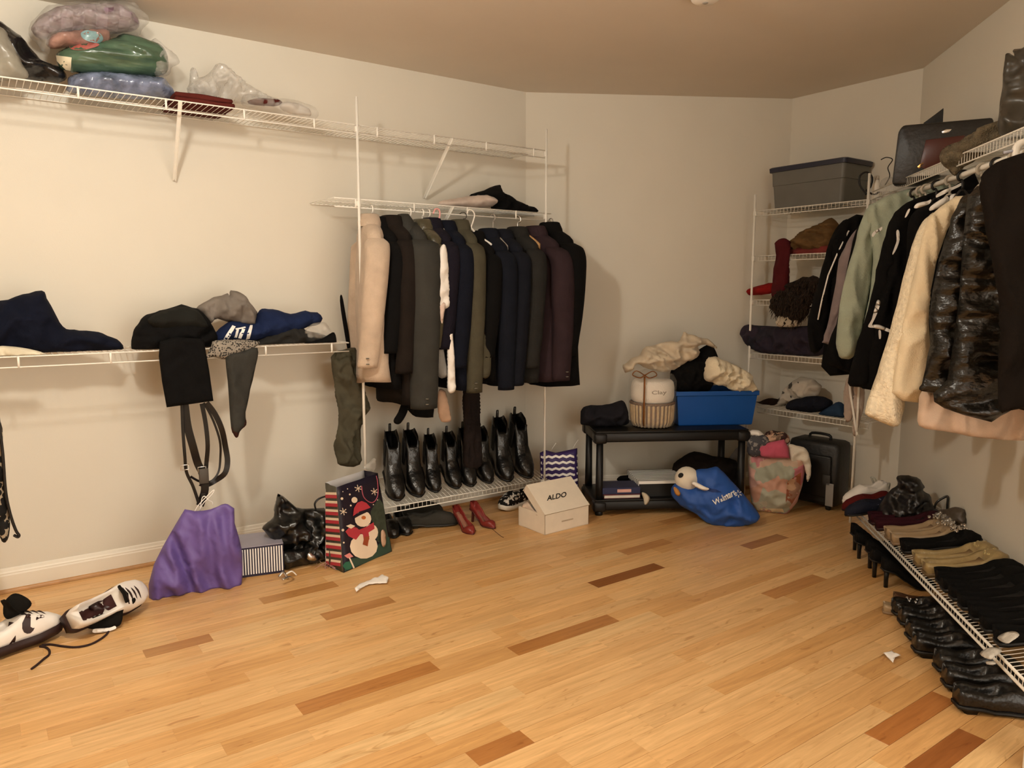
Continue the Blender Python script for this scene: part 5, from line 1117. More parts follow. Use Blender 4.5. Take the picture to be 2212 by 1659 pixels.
o = puff('white_scarf', [(1702, 962), (1720, 962), (1742, 970), (1752, 1000), (1752, 1020), (1746, 1040), (1741, 1030), (1738, 1008), (1730, 996), (1712, 1000), (1704, 985)], Plane(fp.O + fp.N * .015, fp.N), pattern('white_floral_cloth', 'blotch', '#dcd2c0', '#57524a', 30, thr=.66), front=.03, back=.05, fold=.014, seed=106); tag(o, 'white patterned scarf drooping over the right rim of the floral bag', 'scarf')
o = puff('grey_packet', [(1574, 990), (1588, 970), (1606, 958), (1614, 970), (1612, 1000), (1592, 1000)], TT(.46), mat('grey_paper', '#8b8a8c', .6), front=.02, back=.03, fold=.008, seed=107, curve=False); tag(o, 'grey paper packet leaning behind the right leg of the table', 'packet')
# suitcase below the corner shelves
sp = Plane((4.43, 2.9, 0), (-1, -.12, 0)); a, b = sp.at(1696, 1090), sp.at(1806, 1100); zt = sp.at(1760, 952).z
t = thing('suitcase', 'black upright suitcase standing under the corner shelves', 'suitcase', (a.x, (a.y + b.y) / 2, 0))
u = Vector((b.x - a.x, b.y - a.y, 0)); Ls = u.length; u = u.normalized(); n = Vector((-u.y, u.x, 0)); n = n if n.x < 0 else -n; a.z = 0
bm = bmesh.new(); M = Matrix((u, -n, ZZ)).transposed().to_4x4(); M.translation = a + u * Ls / 2 - n * .1 + ZZ * (.025 + (zt - .025) / 2); add_box(bm, Vector(), Ls, .2, zt - .025, M, .035); obj('shell', bm, shiny('black_nylon2', '#121211', 60, .2, .5), t)
bm = bmesh.new(); M.translation = a + u * Ls / 2 + n * .012 + ZZ * (.05 + (zt - .1) / 2); add_box(bm, Vector(), Ls - .08, .025, zt * .62, M, .012); obj('front_pocket', bm, M_bplas, t)
for k in (.06, Ls - .06):
    bm = bmesh.new(); add_lathe(bm, Vector(), [(.006, -.012), (.024, -.01), (.024, .01), (.006, .012)], 16); 
    for v in bm.verts: v.co = a + u * (k + v.co.z) - n * .02 + Vector((-n.x * v.co.x, -n.y * v.co.x, v.co.y + .0245))
    obj('wheel', bm, M_bplas, t)
for px, y0, y1, c_ in ((1783, 1046, 1092, '#8f8b86'), (1776, 1028, 1046, '#3c3a38')):
    q = Plane(a + n * .03, n); bm = bmesh.new(); p0, p1 = q.at(px, y1), q.at(px + 17, y0); p0.z = max(p0.z, .03); M.translation = (p0 + p1) / 2; add_box(bm, Vector(), .05, .006, abs(p1.z - p0.z), M, .002); obj('reflective_strip', bm, mat('strip_' + c_[1:], c_, .5), t)
bm = bmesh.new(); add_tube(bm, spline([a + u * Ls * .3 - n * .1 + ZZ * (zt - .01), a + u * Ls * .33 - n * .1 + ZZ * (zt + .03), a + u * Ls * .67 - n * .1 + ZZ * (zt + .03), a + u * Ls * .7 - n * .1 + ZZ * (zt - .01)], 4), .009, 8); obj('carry_handle', bm, M_bplas, t)

# ------------------------------------------------------------------ corner shelves
Z5 = (1.957, 1.657, 1.362, 1.0, .632); XP = lambda x: PX(x)
# lidded tote
xf = 4.40; p = PX(xf).at(1662, 446); q = PX(xf).at(1822, 430); zt = PX(xf).at(1740, 352).z; y0, y1 = p.y, q.y; zb_ = Z5[0] + .003; dpt = .29
t = thing('storage_tote', 'grey plastic storage tote with navy lid on the topmost corner shelf', 'tote', (xf + dpt / 2, (y0 + y1) / 2, zb_))
def ringx(z, i): return [Vector((xf + i, y0 - i, z)), Vector((xf + i, y1 + i, z)), Vector((xf + dpt - i, y1 + i, z)), Vector((xf + dpt - i, y0 - i, z))]
def rr(z, i, r=.025):
    out = []; c4 = ringx(z, i); ctr = sum(c4, Vector()) / 4
    for c_, (sx, sy, a0) in zip(c4, ((1, -1, 90), (1, 1, 180), (-1, 1, 270), (-1, -1, 0))):
        o_ = c_ + Vector((sx * r, sy * r, 0))
        for k in range(5): an = math.radians(a0 + 22.5 * k); out.append(o_ + Vector((math.cos(an) * r, math.sin(an) * r, 0)))
    return out
bm = bmesh.new(); H_ = zt - zb_; add_loft(bm, [rr(zb_ + z, i) for z, i in ((0, .022), (.004, .018), (H_ * .55, .008), (H_ * .56, .004), (H_ - .03, .0), (H_ - .02, .0))]); obj('tub', bm, mat('grey_tub', '#66655f', .45, .06), t, sharp=.5)
bm = bmesh.new(); add_loft(bm, [rr(zb_ + z, i) for z, i in ((H_ - .032, -.012), (H_ - .006, -.014), (H_, -.006), (H_, .02), (H_ - .008, .03))]); obj('lid', bm, mat('navy_lid', '#262838', .4, .06), t, sharp=.5)
o = puff('brown_shirt', [(1704, 540), (1706, 528), (1716, 514), (1740, 495), (1762, 486), (1780, 480), (1796, 470), (1812, 482), (1806, 505), (1794, 535), (1770, 544), (1730, 546)], XP(4.45), cloth('khaki_cloth', '#6b5132'), front=.09, back=.1, fold=.035, fr=8, an=(.7, 1.4), ang=-.5, seed=111, zmin=Z5[1], crease=1.2); tag(o, 'crumpled khaki brown shirt on the second corner shelf', 'shirt')
o = puff('red_garment', [(1704, 550), (1712, 536), (1750, 536), (1790, 530), (1800, 548), (1750, 556)], XP(4.40), cloth('brick_cloth', '#7a3530'), front=.03, back=.08, fold=.01, seed=112, zmin=Z5[1]); tag(o, 'brick red garment under the khaki shirt', 'clothes')
o = puff('red_scarf', [(1674, 528), (1682, 517), (1694, 514), (1706, 524), (1706, 552), (1703, 590), (1700, 622), (1690, 640), (1668, 642), (1668, 615), (1671, 580), (1676, 552)], XP(4.335), cloth('crimson_knit', '#4c171b'), front=.02, back=.05, fold=.014, fr=8, an=(1.4, .5), seed=113); tag(o, 'dark crimson scarf hanging from the second corner shelf to the third', 'scarf')
o = puff('red_garment', [(1614, 632), (1617, 624), (1640, 617), (1668, 611), (1670, 632), (1645, 637), (1620, 638)], XP(4.40), cloth('bright_red', '#8a1a18'), front=.05, back=.08, fold=.012, seed=114, zmin=Z5[2]); tag(o, 'bright red garment at the left end of the third corner shelf', 'clothes')
t = thing('fur_vest', 'dark brown fur vest tumbling over the third corner shelf', 'vest', XP(4.36).at(1710, 700))
fv_ = puff('pelt', [(1664, 655), (1676, 630), (1700, 612), (1735, 600), (1765, 598), (1775, 620), (1760, 642), (1748, 665), (1735, 690), (1715, 702), (1698, 706), (1682, 690), (1668, 672)], XP(4.345), mat('fur', '#2a1d14', .95, .5, 60, 1, 120, bdist=.02), t, front=.06, back=.1, fold=.03, fr=12, seed=115, crease=.5)
bm = bmesh.new(); r = random.Random(9); bvf = bvh_of(fv_)
for i in range(420):
    px, py = r.uniform(1666, 1768), r.uniform(602, 704); h, n, ii, tt = bvf.ray_cast(EYE, ray(px, py))
    if h is None: continue
    e_ = h + Vector((-.02 + r.uniform(-.012, .012), r.uniform(-.02, .02), -.035 + r.uniform(-.02, .02))); add_tube(bm, [h - n * .002, (h + e_) / 2 + n * .006, e_], [.0025, .002, .0006], 3)
obj('fur_strands', bm, mat('fur_tip', '#3a2a1c', .9, .5, 50), t, stuff=True)
puff('white_lining', [(1678, 690), (1690, 678), (1718, 678), (1722, 700), (1716, 706), (1690, 707), (1679, 704)], XP(4.33), cloth('gathered_white', '#c9bda8'), t, front=.02, back=.04, fold=.02, fr=16, an=(2, .3), seed=116)
o = puff('purple_clothes', [(1601, 720), (1606, 705), (1616, 700), (1640, 703), (1700, 706), (1740, 705), (1775, 700), (1790, 730), (1785, 764), (1720, 770), (1650, 765), (1616, 745)], XP(4.40), multi('plum_navy_mix', ['#1b1626', '#2b2030', '#141824', '#231a2a'], 9, .9, .1), front=.09, back=.12, fold=.022, fr=7, seed=117, zmin=Z5[3], crease=.6); tag(o, 'dark purple and navy clothes folded on the fourth corner shelf', 'clothes')
o = puff('white_wrap', [(1676, 880), (1684, 862), (1694, 842), (1716, 822), (1736, 814), (1760, 824), (1772, 840), (1762, 860), (1735, 866), (1705, 872)], XP(4.5), pattern('black_lace_white', 'blotch', '#bdb5a8', '#4a4743', 16, thr=.62), front=.07, back=.08, fold=.03, fr=9, seed=118, zmin=Z5[4], crease=1); tag(o, 'white garment with black edging heaped on the lowest corner shelf', 'clothes')
o = puff('black_garment', [(1700, 884), (1706, 866), (1730, 860), (1765, 855), (1795, 864), (1788, 884), (1750, 892)], XP(4.42), cloth('black_navy', '#161822'), front=.06, back=.08, fold=.016, seed=119, zmin=Z5[4]); tag(o, 'black navy garment in front of the white heap on the lowest shelf', 'clothes')
o = puff('blue_garment', [(1768, 894), (1788, 880), (1812, 868), (1824, 878), (1822, 902), (1790, 900)], XP(4.40), cloth('denim_blue', '#263a52'), front=.05, back=.08, fold=.016, seed=120, zmin=Z5[4]); tag(o, 'denim blue garment at the right end of the lowest shelf', 'clothes')
o = puff('brown_shoe_bag', [(1634, 878), (1642, 866), (1668, 860), (1690, 866), (1694, 880), (1660, 886)], XP(4.55), cloth('mixed_brown', '#33241c'), front=.06, back=.06, fold=.016, seed=121, zmin=Z5[4]); tag(o, 'dark brown pouch at the left end of the lowest shelf', 'pouch')
t = thing('pale_trousers', 'pale pinkish trousers hung over the right front pole of the corner shelves', 'trousers', XP(4.30).at(1840, 912))
for pts in ([(1826, 826), (1838, 816), (1846, 850), (1842, 900), (1828, 912), (1823, 880)], [(1846, 822), (1866, 830), (1866, 880), (1858, 905), (1850, 940), (1843, 935), (1844, 880)]):
    puff('leg', pts, XP(4.30), cloth('blush_cloth', '#b8a698'), t, front=.02, back=.02, fold=.012, fr=10, an=(2, .5), seed=int(pts[0][0]))
bm = bmesh.new(); pl = XP(4.27); add_tube(bm, spline([pl.at(*p) for p in ((1837, 805), (1836, 840), (1842, 880), (1848, 920), (1852, 940))], 4), .007, 8); add_tube(bm, [pl.at(1856, 826), pl.at(1850, 942)], .007, 8); tag(obj('white_hanger', bm, M_wplas), 'white plastic hanger bars beside the pale trousers', 'hanger')
# bits beside the tote
t = thing('spray_bottle', 'white spray bottle standing beside the grey tote', 'bottle', PX(4.42).at(1893, 412)); p = PX(4.42).at(1893, 412); p.z = Z5[0] + .003
bm = bmesh.new(); add_lathe(bm, p, [(.018, 0), (.024, .004), (.024, .085), (.014, .1), (.012, .112)], 20); obj('bottle', bm, M_wplas, t)
bm = bmesh.new(); add_lathe(bm, p + ZZ * .113, [(.013, 0), (.013, .022), (.006, .026)], 16); add_box(bm, p + Vector((-.014, 0, .128)), .03, .012, .012, bev=.003); obj('trigger_cap', bm, mat('pale_cap', '#cfc5b6', .4), t)
bm = bmesh.new(); pl = PX(4.40); add_tube(bm, spline([pl.at(*p) for p in ((1872, 420), (1858, 400), (1858, 380), (1872, 372), (1884, 384), (1880, 404), (1872, 412), (1890, 420), (1904, 408))], 5), .006, 6); tag(obj('coiled_cable', bm, M_bplas), 'coiled dark cable beside the white spray bottle', 'cable')
bm = bmesh.new(); add_tube(bm, spline([pl.at(*p) for p in ((1903, 345), (1915, 340), (1928, 345), (1918, 362), (1922, 380), (1912, 400))], 5), .003, 6); tag(obj('thin_cable', bm, M_bplas), 'thin black cable loop against the corner wall', 'cable')
o = puff('clear_jar_bag', [(1902, 408), (1904, 392), (1916, 382), (1932, 386), (1938, 400), (1936, 418), (1906, 420)], PX(4.40), film('silver_film', clear=.35, bs=60), front=.04, back=.04, fold=.02, seed=122, zmin=Z5[0]); tag(o, 'small crinkled clear bag between the spray bottle and the black case', 'plastic bag')

# ------------------------------------------------------------------ right wall: things on the shelf
ZR2 = 1.974
kp = Plane(CC + RN * .35 + RW * .97, Vector((-.85, -.35, 0)).normalized())
def quad_slab(name, label, cat, px, pl, th, m, parent=None, bev=.01, back=True):
    bm = bmesh.new(); P = [pl.at(*q) for q in px]; n = pl.N
    add_loft(bm, [[p - n * th for p in P], P]); 
    if bev: bmesh.ops.bevel(bm, geom=bm.edges[:], offset=bev, segments=2, profile=.5, affect='EDGES', clamp_overlap=True)
    o = obj(name, bm, m, parent, sharp=.6)
    return tag(o, label, cat) if parent is None else o
t = thing('hard_case', 'black hard case with a dark red panel leaning on the right shelf', 'case', kp.at(1985, 400))
quad_slab('case_body', '', '', [(1926, 398), (1940, 284), (1950, 270), (2145, 253), (2152, 300), (2100, 345), (1985, 398)], kp, .11, shiny('case_black', '#0d0b0a', 50, .15, .45), t, .012)
kq = Plane(kp.O + kp.N * .006, kp.N)
quad_slab('red_panel', '', '', [(1986, 360), (2000, 302), (2085, 292), (2060, 345), (2000, 366)], kq, .008, mat('oxblood_leather', '#4e2016', .35, .1), t, .002)
quad_slab('badge', '', '', [(2034, 284), (2044, 279), (2056, 279), (2050, 286), (2036, 288)], kq, .005, M_chrome, t, .001)
quad_slab('gold_latch', '', '', [(1981, 360), (1990, 352), (1996, 350), (1994, 356), (1985, 364)], kq, .008, mat('brass', '#c79a5a', .3, .1, metal=.8), t, .001)
quad_slab('black_folder', 'pointed black folder corner sticking up behind the black hard case', 'folder', [(1994, 266), (2016, 250), (2038, 233), (2036, 270)], Plane(kp.O - kp.N * .15, kp.N), .02, M_bplas, None, .002)
o = puff('fur_scarf', [(2030, 340), (2034, 326), (2050, 312), (2075, 304), (2100, 286), (2128, 270), (2160, 262), (2230, 248), (2240, 290), (2180, 304), (2140, 318), (2110, 340), (2085, 362), (2060, 380), (2048, 366)], Plane(CC + RN * .40 + RW * 1.5, Vector((-.8, .1, 0)).normalized()), mat('grey_fur', '#6e634f', .95, .35, 30, 1, 150, bdist=.01), front=.05, back=.07, fold=.035, fr=9, an=(.4, 1.8), ang=.45, seed=131, crease=.6); tag(o, 'grey brown furry scarf draped over the edge of the right shelf', 'scarf')
o = puff('garment_bag', [(2160, 290), (2163, 220), (2170, 130), (2178, 116), (2188, 122), (2190, 106), (2240, 98), (2320, 100), (2320, 300), (2200, 300)], Plane(CC + RN * .25 + RW * 1.95, Vector((-.85, -.2, 0)).normalized()), shiny('grey_vinyl', '#3b372f', 10, .6, .35), front=.07, back=.06, fold=.03, fr=6, seed=132, zmin=ZR2, crease=.7); tag(o, 'tall dark grey vinyl bag standing at the right end of the shelf', 'bag')
# ------------------------------------------------------------------ garments on the right rod
def G2(name, label, cat, t, px, m, front=.035, back=.035, parent=None, **k):
    k.setdefault('fold', .014); k.setdefault('an', (1.5, .5)); k.setdefault('fr', 6)
    o = puff(name, px, PT(t), m, parent, front=front, back=back, umax=-.02, **k)
    if parent is None and label: tag(o, label, cat)
    return o
def GT(name, label, cat, t, foot): return thing(name, label, cat, PT(t).at(*foot))
t = GT('track_jacket', 'black track jacket with white piping nearest the corner on the right rod', 'jacket', .55, (1840, 810))
G2('body', '', '', .55, [(1815, 482), (1850, 463), (1900, 470), (1960, 490), (1960, 800), (1880, 806), (1793, 812), (1774, 792), (1786, 700), (1792, 600), (1800, 520)], M_blk, parent=t, seed=141, curve=False)
G2('sleeve', '', '', .53, [(1815, 482), (1835, 478), (1830, 540), (1805, 620), (1790, 700), (1776, 752), (1752, 760), (1744, 705), (1756, 650), (1770, 600), (1786, 540), (1800, 504)], M_blk, parent=t, seed=142, front=.05)
bm = bmesh.new(); pl = PT(.53); add_tube(bm, [pl.at(*p) + RW * .055 for p in ((1828, 500), (1805, 545), (1784, 595), (1770, 650), (1762, 690))], .0045, 6); obj('piping', bm, M_print_w, t)
t = GT('mauve_cardigan', 'mauve grey cardigan behind the sage green sweater', 'cardigan', .63, (1850, 765))
G2('body', '', '', .63, [(1846, 500), (1870, 482), (1900, 486), (1980, 500), (1980, 760), (1860, 762), (1782, 742), (1778, 735), (1790, 690), (1806, 610), (1812, 560), (1830, 524)], cloth('mauve_knit', '#8a7c7c'), parent=t, seed=143)
t = GT('black_cardigan', 'black knit cardigan squeezed left of the sage green sweater', 'cardigan', .7, (1870, 815))
G2('body', '', '', .72, [(1852, 492), (1880, 472), (1950, 480), (2000, 500), (2000, 800), (1900, 818), (1792, 790), (1784, 760), (1806, 700), (1822, 620), (1838, 540)], M_blk, parent=t, seed=144)
t = GT('sage_sweater', 'sage green knit sweater with a long drooping sleeve', 'sweater', .9, (1860, 775))
G2('body', '', '', .92, [(1874, 452), (1890, 436), (1925, 420), (1990, 402), (2050, 398), (2070, 440), (2065, 740), (1950, 752), (1862, 742), (1868, 690), (1882, 620), (1885, 540), (1876, 490)], M_sage, parent=t, seed=145)
G2('sleeve', '', '', .89, [(1868, 458), (1880, 446), (1892, 452), (1894, 500), (1888, 560), (1880, 620), (1868, 680), (1856, 740), (1842, 772), (1828, 776), (1812, 770), (1806, 740), (1809, 700), (1817, 640), (1830, 585), (1846, 530), (1856, 490)], M_sage, parent=t, seed=146, front=.045)
t = GT('black_blazer', 'black jacket with a thin white stripe right of the sage sweater', 'jacket', 1.15, (1920, 850))
G2('body', '', '', 1.17, [(1928, 470), (1940, 452), (1975, 430), (2060, 402), (2120, 410), (2120, 850), (1990, 862), (1880, 842), (1862, 830), (1880, 740), (1900, 640), (1914, 560), (1920, 500)], M_blk, parent=t, seed=147)
G2('sleeve', '', '', 1.14, [(1920, 480), (1938, 455), (1952, 470), (1944, 540), (1930, 620), (1912, 700), (1892, 790), (1880, 838), (1856, 836), (1832, 826), (1846, 760), (1868, 690), (1884, 630), (1898, 560), (1912, 510)], M_blk, parent=t, seed=148, front=.05)
G2('white_cuff_trim', '', '', 1.08, [(1883, 508), (1888, 500), (1898, 494), (1906, 490), (1904, 497), (1893, 503), (1886, 512)], M_print_w, parent=t, front=.008, back=.008, fold=.002, curve=True)
G2('white_stripe', '', '', 1.27, [(1936, 500), (1941, 497), (1944, 512), (1940, 530), (1932, 546), (1927, 550), (1932, 535), (1937, 520)], M_print_w, parent=t, front=.006, back=.006, fold=.002)
t = GT('printed_jacket', 'black jacket with white printed collar and cuff left of the cream coat', 'jacket', 1.42, (1950, 850))
G2('body', '', '', 1.45, [(1962, 480), (1985, 450), (2040, 430), (2100, 410), (2160, 420), (2160, 850), (2000, 860), (1920, 845), (1935, 740), (1948, 640), (1958, 560)], M_blk, parent=t, seed=149)
for pts in ([(1974, 448), (1980, 440), (1992, 436), (2004, 434), (2012, 430), (2008, 440), (1994, 446), (1980, 450)], [(2024, 420), (2040, 410), (2062, 402), (2076, 395), (2076, 401), (2058, 410), (2038, 420), (2022, 427)], [(1954, 470), (1960, 455), (1966, 450), (1964, 458), (1958, 468)],
            [(2010, 446), (2030, 432), (2046, 424), (2050, 432), (2040, 444), (2020, 452), (2008, 455)], [(2052, 424), (2064, 418), (2068, 424), (2060, 436), (2052, 440)]):
    G2('white_print', '', '', 1.56, pts, M_print_w, parent=t, front=.01, back=.01, fold=.002, seed=int(pts[0][0]))
for pts in ([(1894, 650), (1899, 648), (1902, 655), (1895, 676), (1890, 688), (1884, 702), (1892, 707), (1884, 708), (1875, 705), (1883, 690), (1888, 670)], [(1886, 702), (1900, 702), (1915, 708), (1926, 714), (1922, 718), (1905, 712), (1890, 709)], [(1898, 714), (1903, 715), (1903, 730), (1899, 732)]):
    G2('white_cord', '', '', 1.30, pts, M_print_w, parent=t, front=.008, back=.008, fold=.002, seed=int(pts[0][1]))
t = GT('cream_coat', 'long cream lace and knit coat with flaring sleeve', 'coat', 1.72, (1940, 915))
G2('body', '', '', 1.76, [(2064, 424), (2030, 448), (2005, 470), (1990, 520), (1972, 600), (1952, 690), (1938, 770), (1926, 848), (1950, 866), (1984, 870), (1998, 830), (2010, 760), (2006, 690), (2010, 630), (2024, 560), (2045, 500), (2060, 470), (2110, 440), (2130, 420)], M_cream, parent=t, seed=151, front=.04, curve=False)
G2('sleeve', '', '', 1.70, [(2006, 468), (2020, 462), (2018, 510), (2004, 590), (1986, 670), (1970, 760), (1958, 850), (1950, 895), (1942, 916), (1924, 922), (1896, 908), (1870, 896), (1874, 866), (1894, 806), (1916, 736), (1936, 660), (1956, 580), (1976, 515), (1990, 480)], mat('cream_lace', '#e9dcc0', .85, .12, 55, 1, 90, bdist=.008), parent=t, seed=152, front=.06, back=.03)
G2('cuff_slit', '', '', 1.65, [(1908, 898), (1918, 878), (1930, 860), (1932, 862), (1922, 882), (1912, 902)], mat('slit_brown', '#8a6a44', .8), parent=t, front=.004, back=.004, fold=0)
o = G2('beige_skirt', 'pale beige skirt hem hanging below the black puffer jacket', 'skirt', 1.86, [(1988, 850), (2010, 840), (2100, 850), (2260, 870), (2300, 880), (2300, 955), (2212, 952), (2120, 946), (2040, 932), (1986, 920), (1984, 880)], cloth('blush_beige', '#cdb5a0'), front=.03, back=.03, seed=153)
M_puf = shiny('black_puffer', '#110e09', 45, .45, .33, .3, (1, 1, 1.6))
t = GT('puffer_jacket', 'glossy black puffer jacket right of the cream coat', 'jacket', 1.98, (2090, 905))
G2('body', '', '', 2.02, [(2090, 425), (2110, 402), (2150, 396), (2212, 410), (2290, 440), (2300, 850), (2190, 880), (2142, 912), (2080, 896), (2040, 882), (2018, 868), (2016, 850), (2046, 820), (2060, 740), (2072, 640), (2080, 520)], M_puf, parent=t, seed=154, front=.045, fold=.02, an=(.6, 1.6), crease=.8, curve=False)
G2('sleeve', '', '', 1.93, [(2068, 440), (2084, 422), (2104, 424), (2106, 470), (2094, 560), (2080, 650), (2066, 740), (2054, 810), (2046, 858), (2016, 850), (1986, 842), (1996, 815), (2008, 745), (2008, 690), (2014, 630), (2030, 560), (2048, 500), (2058, 465)], M_puf, parent=t, seed=155, front=.055, back=.04, fold=.02, an=(.6, 1.6), crease=.8)
t = GT('brown_leather_coat', 'very dark brown coat nearest the viewer at the right edge', 'coat', 2.26, (2200, 880))
G2('body', '', '', 2.28, [(2116, 400), (2140, 360), (2180, 340), (2240, 330), (2400, 350), (2400, 880), (2200, 884), (2160, 886), (2156, 780), (2162, 700), (2150, 600), (2130, 500)], cloth('espresso_cloth', '#130d08'), parent=t, seed=156, front=.03)
o = G2('tan_strap', 'tan leather strap end at the right edge of the view', 'strap', 2.2, [(2222, 606), (2214, 612), (2203, 645), (2190, 678), (2196, 688), (2204, 676), (2212, 660), (2240, 640)], cloth('tan_suede', '#c29a62'), front=.012, back=.012, fold=.003, seed=157)
o = G2('tan_bag', 'tan suede bag flap cut off by the right edge', 'bag', 2.2, [(2214, 676), (2206, 690), (2198, 712), (2230, 714), (2260, 716), (2260, 670)], cloth('tan_suede', '#c29a62'), front=.015, back=.015, fold=.004, seed=158)
hs = [(.55, 'b', 'black hanger of the track jacket nearest the corner'), (.63, 'w', 'pale grey hanger of the mauve cardigan'), (.72, 'b', 'black hanger of the black knit cardigan'), (.92, 'w', 'pale grey hanger of the sage green sweater'),
      (1.02, 'b', 'black hanger hook just right of the sage green sweater'), (1.1, 'w', 'first of two pale hanger hooks close together on the right rod'), (1.17, 'w', 'second of two pale hanger hooks close together, holding the black striped jacket'), (1.3, 'b', 'black hanger hook right of the black striped jacket'),
      (1.45, 'w', 'pale grey hanger of the black jacket with white print'), (1.58, 'b', 'black hanger hook left of the cream coat'), (1.76, 'w', 'pale grey hanger of the cream coat'), (1.88, 'b', 'black hanger hook of the beige skirt'), (2.02, 'w', 'pale grey hanger of the glossy puffer jacket'), (2.28, 'w', 'pale hanger of the dark brown coat at the right edge')]
M_hb = mat('black_hanger', '#161412', .4)
for tt, k, lab in hs:
    c = CC + RN * .335 + RW * tt; hanger(lab, c.x, c.y, 1.825, 1.895, M_hb if k == 'b' else mat('bone_plastic', '#b9b0a0', .4), a=RN, c=Vector((c.x, c.y, 0)), hw=.07, group='hangers on the right closet rod', r=.0055, bar=False)
t = thing('tube_hanger', 'thick white tubular hanger hook at the right edge above the brown coat', 'hanger', PT(2.12).at(2205, 355)); pl = PT(2.12)
bm = bmesh.new(); add_tube(bm, spline([pl.at(*p) for p in ((2222, 306), (2206, 308), (2196, 318), (2194, 336), (2200, 350), (2214, 352), (2226, 344))], 4), .012, 10); obj('hook', bm, M_wplas, t)
bm = bmesh.new(); add_tube(bm, [pl.at(2168, 330), pl.at(2190, 326), pl.at(2196, 322)], .006, 6); obj('clip', bm, mat('clear_clip', '#a9aab4', .2), t)

# ------------------------------------------------------------------ right shoe rack
DA = math.atan2(.085, .375)
def RK(t_, off): return CC + RW * t_ + RN * off + ZZ * (.172 + (.385 - off) / .375 * .085)
YR_ = math.atan2(RN.y, RN.x)                                            # facing out into the room
def on_rack(sh, t_, off=.2, yaw=0, roll=0, sc=1, out=True, lift=.004):
    a = YR_ + yaw + (0 if out else PI); p = RK(t_, off) + ZZ * lift
    return place(sh, p, a, DA * (1 if out else -1), roll, sc)
M_nude = shiny('nude_patent', '#a48c6c', 20, .2, .25, .1); M_gold = shiny('gold_leather', '#a08a5e', 60, .3, .35, .15); M_mar = cloth('maroon_velvet', '#34121a'); M_blks = cloth('black_suede', '#0f0e0d')
# crystal clusters
def crystals(t, c, n, r, seed, m=M_chrome):
    bm = bmesh.new(); q = random.Random(seed)
    for i in range(n):
        p = c + Vector((q.uniform(-r, r), q.uniform(-r, r), q.uniform(0, r * .5))); bmesh.ops.create_icosphere(bm, subdivisions=1, radius=q.uniform(.0035, .007), matrix=Matrix.Translation(p))
    obj('crystals', bm, m, t, local=True, smooth=False)
n0 = shoe('nude_pump', 'nude pump with crystal trim, farthest pale shoe on the right rack', 'flat', M_nude, sole='nude_sole', solec='#8d755a', lining='#b79c7c', group='nude crystal pumps'); crystals(n0, Vector((.07, 0, .045)), 26, .026, 3); on_rack(n0, 1.06, .22, yaw=.05, out=False, sc=1.35)
n1 = clone(n0, 'nude pump with crystal trim right beside the black crystal shoe'); on_rack(n1, 1.16, .22, yaw=-.05, out=False, sc=1.35)
k0 = shoe('black_crystal_pump', 'black suede pump with a crystal buckle between the nude and gold shoes', 'flat', M_blks, lining='#0f0d0c'); crystals(k0, Vector((.06, 0, .05)), 16, .022, 4); on_rack(k0, 1.28, .2, out=False, sc=1.45)
g0 = shoe('gold_pump', 'gold shoe with pale insole, left one of the pair on the right rack', 'flat', M_gold, sole='tan_sole', solec='#6e5a3a', lining='#a88e66', group='gold shoes'); crystals(g0, Vector((.08, 0, .03)), 12, .02, 6, mat('gold_stud', '#d9c690', .25, .1, metal=.6)); on_rack(g0, 1.45, .20, out=False, sc=1.45)
g1 = clone(g0, 'gold shoe with pale insole, right one of the pair, touching the black flats'); on_rack(g1, 1.56, .20, yaw=.06, out=False, sc=1.45)
f0 = shoe('black_flat', 'black flat shoe right beside the gold pair', 'flat', M_blks, lining='#1c1a18'); on_rack(f0, 1.67, .19, out=False, sc=1.4)
for tt, lab in ((1.67, 'second black flat shoe counting from the gold pair'), (1.76, 'third black flat shoe counting from the gold pair'), (1.85, 'fourth black flat shoe counting from the gold pair'), (1.95, 'fifth black flat shoe counting from the gold pair, near the silver tape'), (2.05, 'sixth black flat shoe counting from the gold pair, beyond the silver tape'), (2.16, 'last black flat shoe on the rack before the right edge')):
    on_rack(clone(f0, lab), tt + .08, .2, out=False, sc=1.4)
m0 = shoe('maroon_pump', 'maroon velvet pump lying across the rack left of the nude pumps', 'flat', M_mar, sole='maroon_sole', solec='#2a1014', lining='#2a1014'); on_rack(m0, .93, .22, yaw=-.1, out=False, sc=1.4)
m1 = clone(m0, 'second maroon velvet pump under the heap of black bags'); on_rack(m1, .80, .22, yaw=.1, out=False, sc=1.4)
# bags heaped at the far end
hp = Plane(CC + RW * .72 + RN * .28, Vector((-.88, -.45, 0)).normalized())
t = thing('black_bag_heap', 'slouchy black leather bag on top of the far end of the right rack', 'bag', hp.at(1960, 1120))
puff('bag_body', [(1884, 1122), (1900, 1090), (1920, 1062), (1938, 1048), (1936, 1032), (1952, 1026), (1980, 1032), (1998, 1048), (1994, 1060), (2012, 1074), (2022, 1096), (2030, 1112), (2000, 1130), (1940, 1138), (1900, 1134)], hp, shiny('black_soft_leather', '#100d0d', 16, .7, .35), t, front=.1, back=.08, fold=.035, fr=8, seed=161, crease=1, zmin=.2)
bm = bmesh.new(); add_tube(bm, spline([keep_in(hp.at(*p) - RN * -.012) + RN * .008 for p in ((2026, 1104), (2032, 1086), (2050, 1074), (2060, 1074), (2062, 1090), (2064, 1102))], 5), .006, 8); obj('handle', bm, M_bleather, t)
